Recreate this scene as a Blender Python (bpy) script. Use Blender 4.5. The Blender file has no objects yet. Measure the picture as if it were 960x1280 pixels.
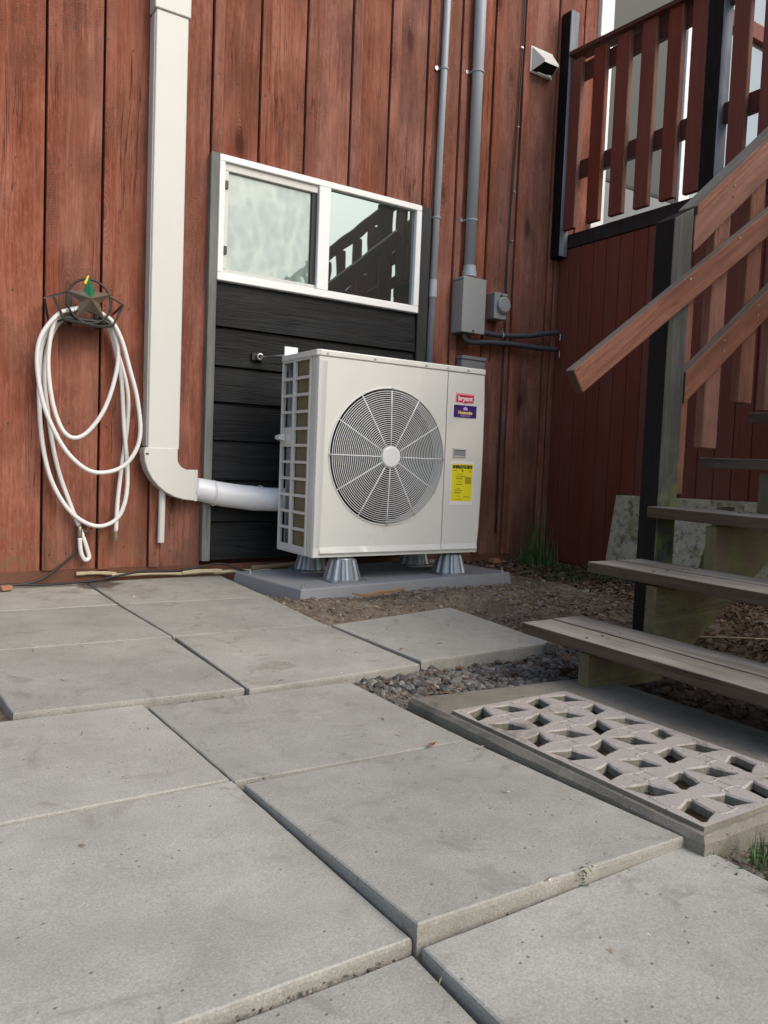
import bpy, bmesh, math, random
import numpy as np
from mathutils import Vector, Matrix, noise
random.seed(7)
RNG = np.random.default_rng(7)
R = math.radians
sc = bpy.context.scene
COL = sc.collection

# ------------------------------------------------------------------ camera
cam_d = bpy.data.cameras.new('camera')
cam = bpy.data.objects.new('camera', cam_d)
COL.objects.link(cam)
yaw, pitch, roll = 0.5767, -0.0619, 0.0391
fw = Vector((math.sin(yaw) * math.cos(pitch), math.cos(yaw) * math.cos(pitch), math.sin(pitch)))
rt = Vector((math.cos(yaw), -math.sin(yaw), 0))
up = rt.cross(fw)
r2 = math.cos(roll) * rt + math.sin(roll) * up
u2 = -math.sin(roll) * rt + math.cos(roll) * up
M3 = Matrix((r2, u2, -fw)).transposed()
cam.matrix_world = Matrix.Translation((-1.686, -3.838, 0.62)) @ M3.to_4x4()
cam_d.sensor_width = 36
cam_d.lens = 979.4 / 1280 * 36
cam_d.clip_start = 0.02
cam_d.clip_end = 3000
sc.camera = cam

# ------------------------------------------------------------------ world, sun, exposure
SUN_AZ, SUN_EL = R(24), R(42)          # azimuth turned from straight behind the camera towards +X
sdir = Vector((math.sin(SUN_AZ) * math.cos(SUN_EL), -math.cos(SUN_AZ) * math.cos(SUN_EL), math.sin(SUN_EL)))
w = bpy.data.worlds.new('World'); sc.world = w; w.use_nodes = True
nt = w.node_tree
bg = nt.nodes['Background']
sky = nt.nodes.new('ShaderNodeTexSky'); sky.sky_type = 'NISHITA'; sky.sun_disc = False
sky.sun_elevation = SUN_EL; sky.sun_rotation = math.pi - SUN_AZ
sky.air_density = 1.2; sky.dust_density = 3.0; sky.ozone_density = 1.0
nt.links.new(sky.outputs[0], bg.inputs[0]); bg.inputs[1].default_value = 0.15
sun_d = bpy.data.lights.new('sun', 'SUN'); sun = bpy.data.objects.new('sun', sun_d); COL.objects.link(sun)
sun_d.energy = 1.05; sun_d.angle = R(40); sun_d.color = (1.0, 0.95, 0.87)
sun.rotation_euler = sdir.to_track_quat('Z', 'Y').to_euler()
sun.location = (3, -6, 8)
sc.view_settings.view_transform = 'Standard'; sc.view_settings.look = 'None'
sc.view_settings.exposure = 0.48; sc.view_settings.gamma = 1.0
sc.view_settings.use_curve_mapping = False

# ------------------------------------------------------------------ node helpers
def new_mat(name):
    m = bpy.data.materials.new(name); m.use_nodes = True
    t = m.node_tree
    return m, t, t.nodes['Principled BSDF']
def put(t, sock, v):
    if hasattr(v, 'node'): t.links.new(v, sock)
    else:
        if isinstance(v, (tuple, list)) and len(v) == 3 and sock.type == 'RGBA': v = (*v, 1)
        sock.default_value = v
def nd(t, typ, out=0, props=None, **ins):
    n = t.nodes.new('ShaderNode' + typ)
    for k, v in (props or {}).items(): setattr(n, k, v)
    for k, v in ins.items():
        key = int(k[1:]) if k[0] == 'i' and k[1:].isdigit() else k
        put(t, n.inputs[key], v)
    return n.outputs[out]
def math_(t, op, a, b=0.0, c=0.0): return nd(t, 'Math', props={'operation': op}, i0=a, i1=b, i2=c)
def noise_(t, v, s, d=4, r=.6, dist=0): return nd(t, 'TexNoise', Vector=v, Scale=s, Detail=d, Roughness=r, Distortion=dist)
def ramp(t, f, stops):
    n = t.nodes.new('ShaderNodeValToRGB'); put(t, n.inputs[0], f)
    e = n.color_ramp.elements
    while len(e) < len(stops): e.new(.5)
    for i, (p, c) in enumerate(stops):
        e[i].position = p; e[i].color = (c, c, c, 1) if isinstance(c, (int, float)) else (*c, 1)
    return n.outputs[0]
def mixc(t, f, a, b, mode='MIX'):
    n = t.nodes.new('ShaderNodeMix'); n.data_type = 'RGBA'; n.blend_type = mode
    put(t, n.inputs[0], f); put(t, n.inputs[6], a); put(t, n.inputs[7], b)
    return n.outputs[2]
def vscale(t, v, s): return nd(t, 'VectorMath', props={'operation': 'MULTIPLY'}, i0=v, i1=s)
def bump(t, h, st=.5, dist=.01, nrm=None):
    n = t.nodes.new('ShaderNodeBump'); put(t, n.inputs['Strength'], st); put(t, n.inputs['Distance'], dist); put(t, n.inputs['Height'], h)
    if nrm is not None: put(t, n.inputs['Normal'], nrm)
    return n.outputs[0]
def objvec(t):
    o = nd(t, 'TexCoord', out=3)
    rnd = nd(t, 'ObjectInfo', out=5)
    off = nd(t, 'CombineXYZ', i0=math_(t, 'MULTIPLY', rnd, 37.0), i1=math_(t, 'MULTIPLY', rnd, 53.0), i2=math_(t, 'MULTIPLY', rnd, 71.0))
    return nd(t, 'VectorMath', props={'operation': 'ADD'}, i0=o, i1=off), rnd
def worldpos(t): return nd(t, 'NewGeometry', out=0)

def wood(name, dark, mid, light, axis='Z', rough=.85, saw=.0, knots=.0, bstr=.5, spec=.3, var=.25, moss=0, patch=.5, flake=0):
    m, t, b = new_mat(name)
    v, rnd = objvec(t)
    def ax(c, l): return {'X': (l, c, c), 'Y': (c, l, c), 'Z': (c, c, l)}[axis]
    warp = nd(t, 'TexNoise', out=1, Vector=vscale(t, v, ax(5, 1.2)), Scale=1.0, Detail=2)
    wv = nd(t, 'VectorMath', props={'operation': 'MULTIPLY_ADD'}, i0=warp, i1=(.06, .06, .06), i2=v)
    fine = noise_(t, vscale(t, wv, ax(95, 3.0)), 1.0, 5, .65)
    mid_n = noise_(t, vscale(t, wv, ax(22, .9)), 1.0, 4, .6)
    pat = noise_(t, vscale(t, v, ax(6, 2.2)), 1.0, 5, .62)
    f = math_(t, 'ADD', math_(t, 'MULTIPLY', fine, .45), math_(t, 'ADD', math_(t, 'MULTIPLY', mid_n, .35), math_(t, 'MULTIPLY', pat, .2)))
    col = ramp(t, f, [(.30, dark), (.5, mid), (.72, light)])
    pm = ramp(t, pat, [(.44, 0.0), (.68, 1.0)])
    col = mixc(t, math_(t, 'MULTIPLY', pm, patch), col, light)
    h = math_(t, 'ADD', math_(t, 'MULTIPLY', fine, .7), math_(t, 'MULTIPLY', mid_n, .6))
    # deep drying cracks along the grain
    ck = noise_(t, vscale(t, wv, ax(40, .75)), 1.0, 2, .5)
    crack = ramp(t, math_(t, 'ABSOLUTE', math_(t, 'SUBTRACT', ck, .5)), [(.0, 1.0), (.012, 0.0)])
    ckm = ramp(t, noise_(t, vscale(t, v, ax(4, 1.3)), 1.0, 2), [(.52, 0.0), (.6, 1.0)])
    crack = math_(t, 'MULTIPLY', crack, ckm)
    col = mixc(t, math_(t, 'MULTIPLY', crack, .65), col, tuple(c * .35 for c in dark))
    h = math_(t, 'SUBTRACT', h, math_(t, 'MULTIPLY', crack, .8))
    if flake:
        fl = noise_(t, vscale(t, v, ax(70, 22)), 1.0, 4, .7)
        flm = ramp(t, noise_(t, vscale(t, v, ax(5, 1.6)), 1.0, 3), [(.35, .15), (.65, 1.0)])
        fk = math_(t, 'MULTIPLY', ramp(t, fl, [(.52, 0.0), (.66, 1.0)]), flm)
        fd = math_(t, 'MULTIPLY', ramp(t, fl, [(.34, 1.0), (.44, 0.0)]), flm)
        col = mixc(t, math_(t, 'MULTIPLY', fk, flake), col, light)
        col = mixc(t, math_(t, 'MULTIPLY', fd, flake * .8), col, tuple(c * .7 for c in dark))
        h = math_(t, 'ADD', h, math_(t, 'MULTIPLY', fl, .8))
    if saw:
        sv = nd(t, 'VectorRotate', props={'rotation_type': 'Y_AXIS' if axis != 'Y' else 'X_AXIS'}, Vector=v, Angle=math_(t, 'MULTIPLY', math_(t, 'SUBTRACT', rnd, .5), 1.1))
        ws = nd(t, 'TexWave', out=1, props={'bands_direction': axis}, Vector=sv, Scale=46.0, Distortion=9.0, Detail=3.0, **{'Detail Scale': 2.2, 'Detail Roughness': .75})
        sm = ramp(t, noise_(t, vscale(t, v, ax(4, 2.6)), 1.0, 3), [(.46, 0.0), (.62, 1.0)])
        s = math_(t, 'MULTIPLY', ws, sm)
        col = mixc(t, math_(t, 'MULTIPLY', s, saw * .55), col, light)
        h = math_(t, 'ADD', h, math_(t, 'MULTIPLY', s, saw * .7))
    if knots:
        vo = t.nodes.new('ShaderNodeTexVoronoi'); put(t, vo.inputs['Vector'], vscale(t, wv, {'X': (1.9, 0, 6.0), 'Y': (6.0, 1.9, 0), 'Z': (6.0, 0, 1.9)}[axis])); vo.inputs['Scale'].default_value = 1
        dist = vo.outputs['Distance']
        pick = math_(t, 'GREATER_THAN', nd(t, 'SeparateColor', Color=vo.outputs['Color']), .55)
        core = math_(t, 'MULTIPLY', ramp(t, dist, [(.08, 1.0), (.17, 0.0)]), pick)
        ring = math_(t, 'MULTIPLY', math_(t, 'MULTIPLY', math_(t, 'ABSOLUTE', math_(t, 'SINE', math_(t, 'MULTIPLY', dist, 75.0))), ramp(t, dist, [(.12, 1.0), (.46, 0.0)])), pick)
        col = mixc(t, math_(t, 'MULTIPLY', core, knots * .75), col, tuple(c * .45 for c in dark))
        col = mixc(t, math_(t, 'MULTIPLY', ring, knots * .5), col, dark)
        h = math_(t, 'SUBTRACT', h, math_(t, 'ADD', math_(t, 'MULTIPLY', core, .5), math_(t, 'MULTIPLY', ring, .45)))
    if flake:
        wz0 = nd(t, 'SeparateXYZ', out=2, i0=worldpos(t))
        sp_ = math_(t, 'MULTIPLY', ramp(t, noise_(t, worldpos(t), 14.0, 6, .7), [(.42, 0.0), (.62, 1.0)]), ramp(t, wz0, [(.06, .6), (.42, 0.0)]))
        col = mixc(t, sp_, col, (.16, .115, .08))
    if moss:
        wz = nd(t, 'SeparateXYZ', out=2, i0=worldpos(t))
        mm = math_(t, 'MULTIPLY', ramp(t, noise_(t, worldpos(t), 9.0, 5), [(.42, 0.0), (.6, 1.0)]), ramp(t, math_(t, 'MULTIPLY', wz, 1.0), [(.35, moss), (.85, 0.0)]))
        col = mixc(t, mm, col, (.16, .19, .045))
    hv = nd(t, 'HueSaturation', Color=col, Value=math_(t, 'ADD', 1 - var / 2, math_(t, 'MULTIPLY', rnd, var)), Saturation=math_(t, 'ADD', .92, math_(t, 'MULTIPLY', math_(t, 'FRACT', math_(t, 'MULTIPLY', rnd, 7.3)), .16)))
    put(t, b.inputs['Base Color'], hv); b.inputs['Roughness'].default_value = rough
    b.inputs['Specular IOR Level'].default_value = spec
    put(t, b.inputs['Normal'], bump(t, h, bstr, .006))
    return m

def concrete(name, a, bcol, speck=.35, scale=1.0, rough=.9, pits=.6, stain=(.2, .17, .12), stainf=.35, fn=None, bd=.004, var=.12):
    m, t, b = new_mat(name)
    v, rnd = objvec(t)
    big = noise_(t, v, 3.2 * scale, 5, .62); med = noise_(t, v, 17 * scale, 5, .65); sm = noise_(t, v, 260 * scale, 3, .7)
    col = mixc(t, ramp(t, big, [(.32, 0.0), (.68, 1.0)]), a, bcol)
    col = mixc(t, math_(t, 'MULTIPLY', ramp(t, med, [(.45, 0.0), (.75, 1.0)]), .30), col, tuple(c * .72 for c in a))
    col = mixc(t, math_(t, 'MULTIPLY', ramp(t, sm, [(.4, 0.0), (.66, 1.0)]), speck), col, tuple(c * .6 for c in a))
    col = mixc(t, math_(t, 'MULTIPLY', ramp(t, sm, [(.28, 1.0), (.4, 0.0)]), speck * .5), col, tuple(min(1, c * 1.5) for c in bcol))
    st = ramp(t, noise_(t, v, 5.5 * scale, 6, .7, 1.2), [(.56, 0.0), (.72, 1.0)])
    col = mixc(t, math_(t, 'MULTIPLY', st, stainf), col, stain)
    vo = t.nodes.new('ShaderNodeTexVoronoi'); put(t, vo.inputs['Vector'], v); vo.inputs['Scale'].default_value = 55 * scale
    pk = math_(t, 'GREATER_THAN', nd(t, 'SeparateColor', Color=vo.outputs['Color']), .80)
    pit = math_(t, 'MULTIPLY', ramp(t, vo.outputs['Distance'], [(.07, 1.0), (.2, 0.0)]), pk)
    col = mixc(t, math_(t, 'MULTIPLY', pit, pits * .6), col, tuple(c * .35 for c in a))
    if fn: col = fn(t, col)
    hv = nd(t, 'HueSaturation', Color=col, Value=math_(t, 'ADD', 1 - var / 2, math_(t, 'MULTIPLY', rnd, var)))
    put(t, b.inputs['Base Color'], hv); b.inputs['Roughness'].default_value = rough; b.inputs['Specular IOR Level'].default_value = .25
    h = math_(t, 'ADD', math_(t, 'MULTIPLY', sm, .35), math_(t, 'SUBTRACT', math_(t, 'MULTIPLY', med, .6), math_(t, 'MULTIPLY', pit, pits)))
    put(t, b.inputs['Normal'], bump(t, h, .55, bd))
    return m

def plain(name, col, rough=.5, metal=0.0, spec=.5, dirt=.15, dirtcol=None, bstr=.08, bscale=300, scale=6, coat=0):
    m, t, b = new_mat(name)
    v, rnd = objvec(t)
    n = noise_(t, v, scale, 6, .65)
    dc = dirtcol or tuple(c * .55 for c in col)
    c = mixc(t, math_(t, 'MULTIPLY', ramp(t, n, [(.45, 0.0), (.75, 1.0)]), dirt), col, dc)
    c = mixc(t, math_(t, 'MULTIPLY', ramp(t, noise_(t, v, scale * 9, 3, .6), [(.58, 0.0), (.7, 1.0)]), dirt * .6), c, dc)
    put(t, b.inputs['Base Color'], c); b.inputs['Metallic'].default_value = metal
    put(t, b.inputs['Roughness'], math_(t, 'ADD', rough - .04, math_(t, 'MULTIPLY', n, .1)))
    b.inputs['Specular IOR Level'].default_value = spec; b.inputs['Coat Weight'].default_value = coat
    if bstr: put(t, b.inputs['Normal'], bump(t, noise_(t, v, bscale, 3), bstr, .002))
    return m

def island(name, cols, rough=.85, spec=.25, bstr=.4, bscale=120):
    m, t, b = new_mat(name)
    r = nd(t, 'NewGeometry', out=8)
    k = len(cols)
    c = ramp(t, r, [(i / max(1, k - 1), c) for i, c in enumerate(cols)])
    n = noise_(t, worldpos(t), bscale, 4, .65)
    c = mixc(t, ramp(t, n, [(.4, 0.0), (.75, .55)]), c, mixc(t, .55, c, (.02, .016, .012)))
    put(t, b.inputs['Base Color'], c); b.inputs['Roughness'].default_value = rough; b.inputs['Specular IOR Level'].default_value = spec
    put(t, b.inputs['Normal'], bump(t, n, bstr, .003))
    return m

M = {}
M['siding'] = wood('rough_red_siding', (.115, .040, .027), (.222, .082, .055), (.375, .180, .135), 'Z', .92, saw=.7, knots=1.0, bstr=1.0, spec=.12, var=.22, patch=.42, flake=.45)
M['siding_dark_gap'] = plain('shadow_gap_backing', (.05, .018, .012), .95, spec=.1)
M['plank'] = wood('black_stained_plank', (.0045, .005, .0055), (.008, .0088, .0098), (.022, .0245, .027), 'X', .6, knots=.9, bstr=.9, spec=.2, var=.4, patch=.3)
M['black_trim'] = wood('black_trim_paint', (.010, .010, .011), (.016, .017, .018), (.036, .038, .04), 'Z', .55, bstr=.4, spec=.4, var=.1, patch=.2)
M['grey_trim'] = wood('weathered_grey_trim', (.085, .09, .085), (.15, .157, .148), (.24, .25, .235), 'Z', .85, bstr=.5, var=.1)
M['grey_post'] = wood('weathered_post_face', (.03, .03, .027), (.062, .063, .056), (.13, .135, .12), 'Z', .85, bstr=.7, var=.1, moss=.95)
M['black_post'] = wood('black_post_paint', (.003, .003, .0035), (.0055, .0055, .006), (.012, .0125, .013), 'Z', .6, bstr=.4, spec=.2, var=.1, patch=.2)
M['bluegrey_post'] = wood('worn_blue_grey_post_face', (.06, .07, .085), (.13, .15, .18), (.26, .29, .33), 'Z', .6, bstr=.5, spec=.4, var=.1)
M['dark_red'] = wood('dark_red_paint', (.125, .031, .020), (.165, .042, .027), (.19, .056, .038), 'Z', .62, bstr=.25, spec=.35, var=.03, patch=.2)
M['dark_red_rail'] = wood('dark_red_rail_paint', (.065, .019, .014), (.085, .026, .019), (.11, .037, .027), 'Y', .6, bstr=.25, spec=.35, var=.12, patch=.25)
M['grey_top'] = wood('weathered_grey_rail_top', (.07, .062, .05), (.13, .118, .10), (.21, .195, .17), 'X', .85, bstr=.6, var=.1)
M['end_grain'] = plain('dark_end_grain', (.06, .04, .022), .9, dirt=.6, bstr=.5, bscale=150)
M['faded_rail'] = wood('faded_red_rail', (.08, .034, .021), (.185, .074, .045), (.30, .15, .10), 'X', .8, bstr=.5, saw=.5, knots=.5, var=.15, patch=.5)
M['faded_baluster'] = wood('faded_red_baluster', (.11, .048, .032), (.20, .088, .062), (.30, .155, .115), 'Z', .8, bstr=.5, knots=.8, var=.25, patch=.4, moss=.35)
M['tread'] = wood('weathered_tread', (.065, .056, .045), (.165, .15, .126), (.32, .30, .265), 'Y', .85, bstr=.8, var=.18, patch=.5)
M['tread_front'] = wood('brown_shaded_tread_edge', (.035, .024, .017), (.075, .054, .038), (.14, .108, .08), 'Y', .85, bstr=.8, var=.18, patch=.3)  # browner, less weathered fronts, with their shaded side also put into the colour
M['stringer'] = wood('stained_stringer', (.055, .043, .026), (.115, .086, .052), (.20, .14, .08), 'X', .8, bstr=.5, var=.1, moss=.45)
M['white_pvc'] = plain('white_pvc', (.60, .60, .565), .42, dirt=.16, dirtcol=(.52, .50, .44), bstr=.03, scale=5)
M['white_vinyl'] = plain('white_vinyl', (.80, .81, .80), .4, dirt=.1, bstr=.02)
M['white_wrap'] = plain('white_pipe_wrap', (.72, .73, .76), .35, dirt=.12, bstr=.12, bscale=25)
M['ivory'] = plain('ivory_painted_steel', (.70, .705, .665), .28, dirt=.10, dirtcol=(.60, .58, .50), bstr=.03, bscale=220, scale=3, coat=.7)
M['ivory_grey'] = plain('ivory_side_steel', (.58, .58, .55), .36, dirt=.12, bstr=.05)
M['guard'] = plain('pale_guard_wire', (.78, .79, .78), .35, dirt=.05, bstr=0)
M['fan_black'] = plain('dark_fan_blade', (.010, .009, .018), .45, spec=.2, bstr=0)
M['void'] = plain('dark_interior', (.012, .012, .016), .7, spec=.2, bstr=0)
M['coil_olive'] = plain('coil_fins', (.17, .15, .075), .55, metal=.25, dirt=.3, bstr=0)
M['coil_grey'] = plain('coil_tube', (.22, .24, .26), .4, metal=.5, bstr=0)
M['pad'] = plain('grey_pad_plastic', (.235, .245, .265), .6, dirt=.35, dirtcol=(.30, .29, .25), bstr=.35, bscale=90, scale=7)
M['riser'] = plain('silver_riser', (.30, .33, .36), .34, metal=.6, dirt=.4, bstr=.03)
M['conduit'] = plain('grey_pvc_conduit', (.34, .375, .41), .42, dirt=.2, dirtcol=(.42, .45, .48), bstr=.03, scale=4)
M['galv'] = plain('grey_box_paint', (.27, .285, .285), .45, dirt=.2, bstr=.05)
M['galv_dark'] = plain('dark_grey_box', (.20, .21, .22), .45, dirt=.2, bstr=.05)
M['flex'] = plain('slate_flex_conduit', (.045, .052, .062), .5, dirt=.2, bstr=.05)
M['steel'] = plain('bright_steel', (.55, .56, .57), .3, metal=.9, dirt=.15, bstr=0)
M['rubber'] = plain('black_cable', (.012, .012, .013), .55, bstr=0)
M['iron'] = plain('black_iron_wire', (.022, .024, .022), .5, dirt=.5, dirtcol=(.07, .045, .03), bstr=.2, bscale=120)
M['rust'] = plain('rusty_star', (.085, .075, .055), .65, dirt=.75, dirtcol=(.17, .085, .04), bstr=.3, bscale=90, scale=14)
M['green_paint'] = plain('green_paint', (.012, .13, .055), .45, bstr=.1)
M['yellow_paint'] = plain('yellow_paint', (.78, .62, .05), .45, bstr=.1)
M['hose'] = plain('white_hose', (.72, .72, .70), .38, dirt=.22, dirtcol=(.5, .49, .45), bstr=.03, scale=9)
M['brass'] = plain('dull_brass', (.30, .25, .17), .4, metal=.7, bstr=0)
M['cream'] = plain('cream_stick', (.46, .39, .25), .75, dirt=.5, bstr=.3, bscale=60)
M['terracotta'] = plain('terracotta', (.36, .16, .09), .85, dirt=.4, bstr=.4, bscale=60)
M['red_print'] = plain('red_print', (.55, .012, .05), .35, dirt=0, bstr=0)
M['pink_print'] = plain('pink_print', (.80, .36, .42), .35, dirt=0, bstr=0)
M['white_print'] = plain('white_print', (.82, .82, .80), .35, dirt=0, bstr=0)
M['gold_print'] = plain('gold_print', (.85, .68, .22), .35, dirt=0, bstr=0)
M['lilac_print'] = plain('lilac_print', (.62, .45, .75), .35, dirt=0, bstr=0)
M['yellow_print'] = plain('yellow_print', (.85, .74, .01), .4, dirt=0, bstr=0)
M['black_print'] = plain('black_print', (.015, .014, .012), .4, dirt=0, bstr=0)
M['ochre_print'] = plain('ochre_print', (.42, .33, .01), .4, dirt=0, bstr=0)
M['purple_print'] = plain('purple_print', (.030, .012, .16), .3, dirt=.8, dirtcol=(.12, .02, .14), bstr=0, scale=30)
M['bark'] = plain('bark_strip', (.27, .17, .10), .85, dirt=.5, bstr=.4, bscale=60)
M['brown_leaf'] = plain('fallen_leaf', (.20, .085, .035), .8, dirt=.5, bstr=.3, bscale=60)

def wet(t, col):
    p = worldpos(t)
    X = nd(t, 'SeparateXYZ', out=0, i0=p); Y = nd(t, 'SeparateXYZ', out=1, i0=p)
    dx = math_(t, 'ADD', X, .815); dy = math_(t, 'MULTIPLY', math_(t, 'ADD', Y, .085), .85)
    d = math_(t, 'SQRT', math_(t, 'ADD', math_(t, 'MULTIPLY', dx, dx), math_(t, 'MULTIPLY', dy, dy)))
    dn = math_(t, 'ADD', d, math_(t, 'MULTIPLY', math_(t, 'SUBTRACT', noise_(t, p, 16, 4), .5), .1))
    col = mixc(t, ramp(t, dn, [(.075, .82), (.10, 0.0)]), col, (.055, .042, .034))
    rust = math_(t, 'MULTIPLY', ramp(t, noise_(t, p, 12, 6, .7), [(.48, 0.0), (.64, .6)]), ramp(t, d, [(.12, 1.0), (.5, 0.0)]))
    col = mixc(t, rust, col, (.15, .095, .06))
    return col
M['paver'] = concrete('paver_concrete', (.325, .316, .275), (.45, .438, .388), speck=.48, pits=.9, stain=(.205, .19, .155), stainf=.75, fn=wet, var=.2)
def mossy(t, col):
    p = worldpos(t)
    col = mixc(t, ramp(t, noise_(t, p, 7.0, 7, .7), [(.46, 0.0), (.62, .62)]), col, (.21, .18, .06))
    return mixc(t, ramp(t, noise_(t, p, 28.0, 6, .75), [(.52, 0.0), (.64, .7)]), col, (.06, .055, .025))
M['paver_edge'] = concrete('paver_edge', (.27, .26, .23), (.40, .38, .335), speck=.5, pits=1.0, stain=(.20, .175, .12), stainf=.7, bd=.008)
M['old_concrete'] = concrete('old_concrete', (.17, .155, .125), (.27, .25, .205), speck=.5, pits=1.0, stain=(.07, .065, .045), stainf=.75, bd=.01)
M['mossy_concrete'] = concrete('mossy_concrete', (.50, .46, .33), (.72, .68, .56), speck=.6, pits=1.0, stain=(.15, .135, .05), stainf=.85, scale=1.3, bd=.012, fn=mossy)
M['grate'] = concrete('pink_grate', (.40, .355, .32), (.36, .345, .315), speck=.5, pits=.7, stain=(.15, .14, .12), stainf=.85, bd=.006)
M['foundation'] = concrete('painted_foundation', (.13, .055, .035), (.18, .09, .06), speck=.4, pits=.6, stain=(.09, .06, .04), stainf=.6)

def soil_mat():
    m, t, b = new_mat('soil')
    p = worldpos(t)
    n1 = noise_(t, p, 4, 6, .65); n2 = noise_(t, p, 45, 6, .7); n3 = noise_(t, p, 190, 4, .7)
    c = ramp(t, math_(t, 'ADD', math_(t, 'MULTIPLY', n1, .45), math_(t, 'MULTIPLY', n2, .55)), [(.32, (.075, .056, .040)), (.5, (.23, .18, .13)), (.66, (.40, .33, .25))])
    c = mixc(t, ramp(t, n3, [(.55, 0.0), (.72, .6)]), c, (.25, .21, .165))
    put(t, b.inputs['Base Color'], c); b.inputs['Roughness'].default_value = .95; b.inputs['Specular IOR Level'].default_value = .15
    put(t, b.inputs['Normal'], bump(t, math_(t, 'ADD', n2, math_(t, 'MULTIPLY', n3, .6)), .9, .015))
    return m
M['soil'] = soil_mat()
M['gravel'] = island('gravel_stones', [(.05, .047, .043), (.10, .095, .086), (.155, .148, .132), (.22, .205, .18), (.085, .083, .08), (.29, .27, .235)], bscale=160)
M['grit'] = island('grit_stones', [(.10, .08, .062), (.18, .148, .115), (.26, .22, .175), (.15, .132, .112), (.36, .32, .265)], bscale=160)
M['chips'] = island('wood_chips', [(.16, .09, .05), (.26, .165, .095), (.38, .27, .17), (.12, .07, .045), (.44, .34, .23)], bscale=90)
M['leaves'] = island('leaf_litter', [(.05, .030, .02), (.10, .058, .035), (.17, .105, .066), (.075, .045, .03), (.27, .20, .14)], bscale=70)
M['grass'] = island('grass_blades', [(.03, .085, .028), (.055, .125, .035), (.085, .16, .045), (.16, .185, .075)], rough=.6, spec=.4, bstr=.1)
M['weed'] = island('weed_leaves', [(.025, .065, .015), (.045, .10, .025), (.07, .13, .04)], rough=.6, spec=.4, bstr=.1)

def glass(name, refl, base, wavy=0.0, tint=(.9, .97, .95), lwf=.2):
    m, t, b = new_mat(name)
    b.inputs['Roughness'].default_value = .5; b.inputs['Specular IOR Level'].default_value = .3
    put(t, b.inputs['Base Color'], base(t) if callable(base) else base)
    g = t.nodes.new('ShaderNodeBsdfGlossy'); g.inputs['Roughness'].default_value = .015; put(t, g.inputs['Color'], tint)
    h = noise_(t, worldpos(t), 2.2 if not wavy else 9.0, 2)
    put(t, g.inputs['Normal'], bump(t, h, .05 if not wavy else wavy, .02))
    lw = nd(t, 'LayerWeight', out=0, Blend=.25)
    f = math_(t, 'ADD', refl, math_(t, 'MULTIPLY', lw, lwf))
    mx = t.nodes.new('ShaderNodeMixShader'); put(t, mx.inputs[0], f)
    t.links.new(b.outputs[0], mx.inputs[1]); t.links.new(g.outputs[0], mx.inputs[2])
    t.links.new(mx.outputs[0], t.nodes['Material Output'].inputs[0])
    return m
def sky_ripple(t):  # rippled sky reflection painted into the pane's base colour
    p = worldpos(t)
    wv = nd(t, 'TexNoise', out=1, Vector=p, Scale=7.0, Detail=2)
    pv = nd(t, 'VectorMath', props={'operation': 'MULTIPLY_ADD'}, i0=wv, i1=(.22, .22, .22), i2=vscale(t, p, (1.6, 1, .62)))
    vo = t.nodes.new('ShaderNodeTexVoronoi'); vo.feature = 'SMOOTH_F1'; put(t, vo.inputs['Vector'], pv); vo.inputs['Scale'].default_value = 12; vo.inputs['Smoothness'].default_value = .6
    return ramp(t, vo.outputs['Distance'], [(.1, (.14, .205, .19)), (.45, (.195, .27, .245)), (.75, (.31, .38, .33))])
M['glass_mirror'] = glass('coated_window_glass', .32, (.006, .008, .008), tint=(.74, .89, .86))
M['glass_ripple'] = glass('sky_ripple_glass', .13, sky_ripple, wavy=.06, lwf=.1)
M['glass_olive'] = glass('screened_door_glass', .02, (.040, .040, .026), lwf=.0)
M['glass_door'] = glass('door_glass', .25, (.10, .11, .11))

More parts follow.
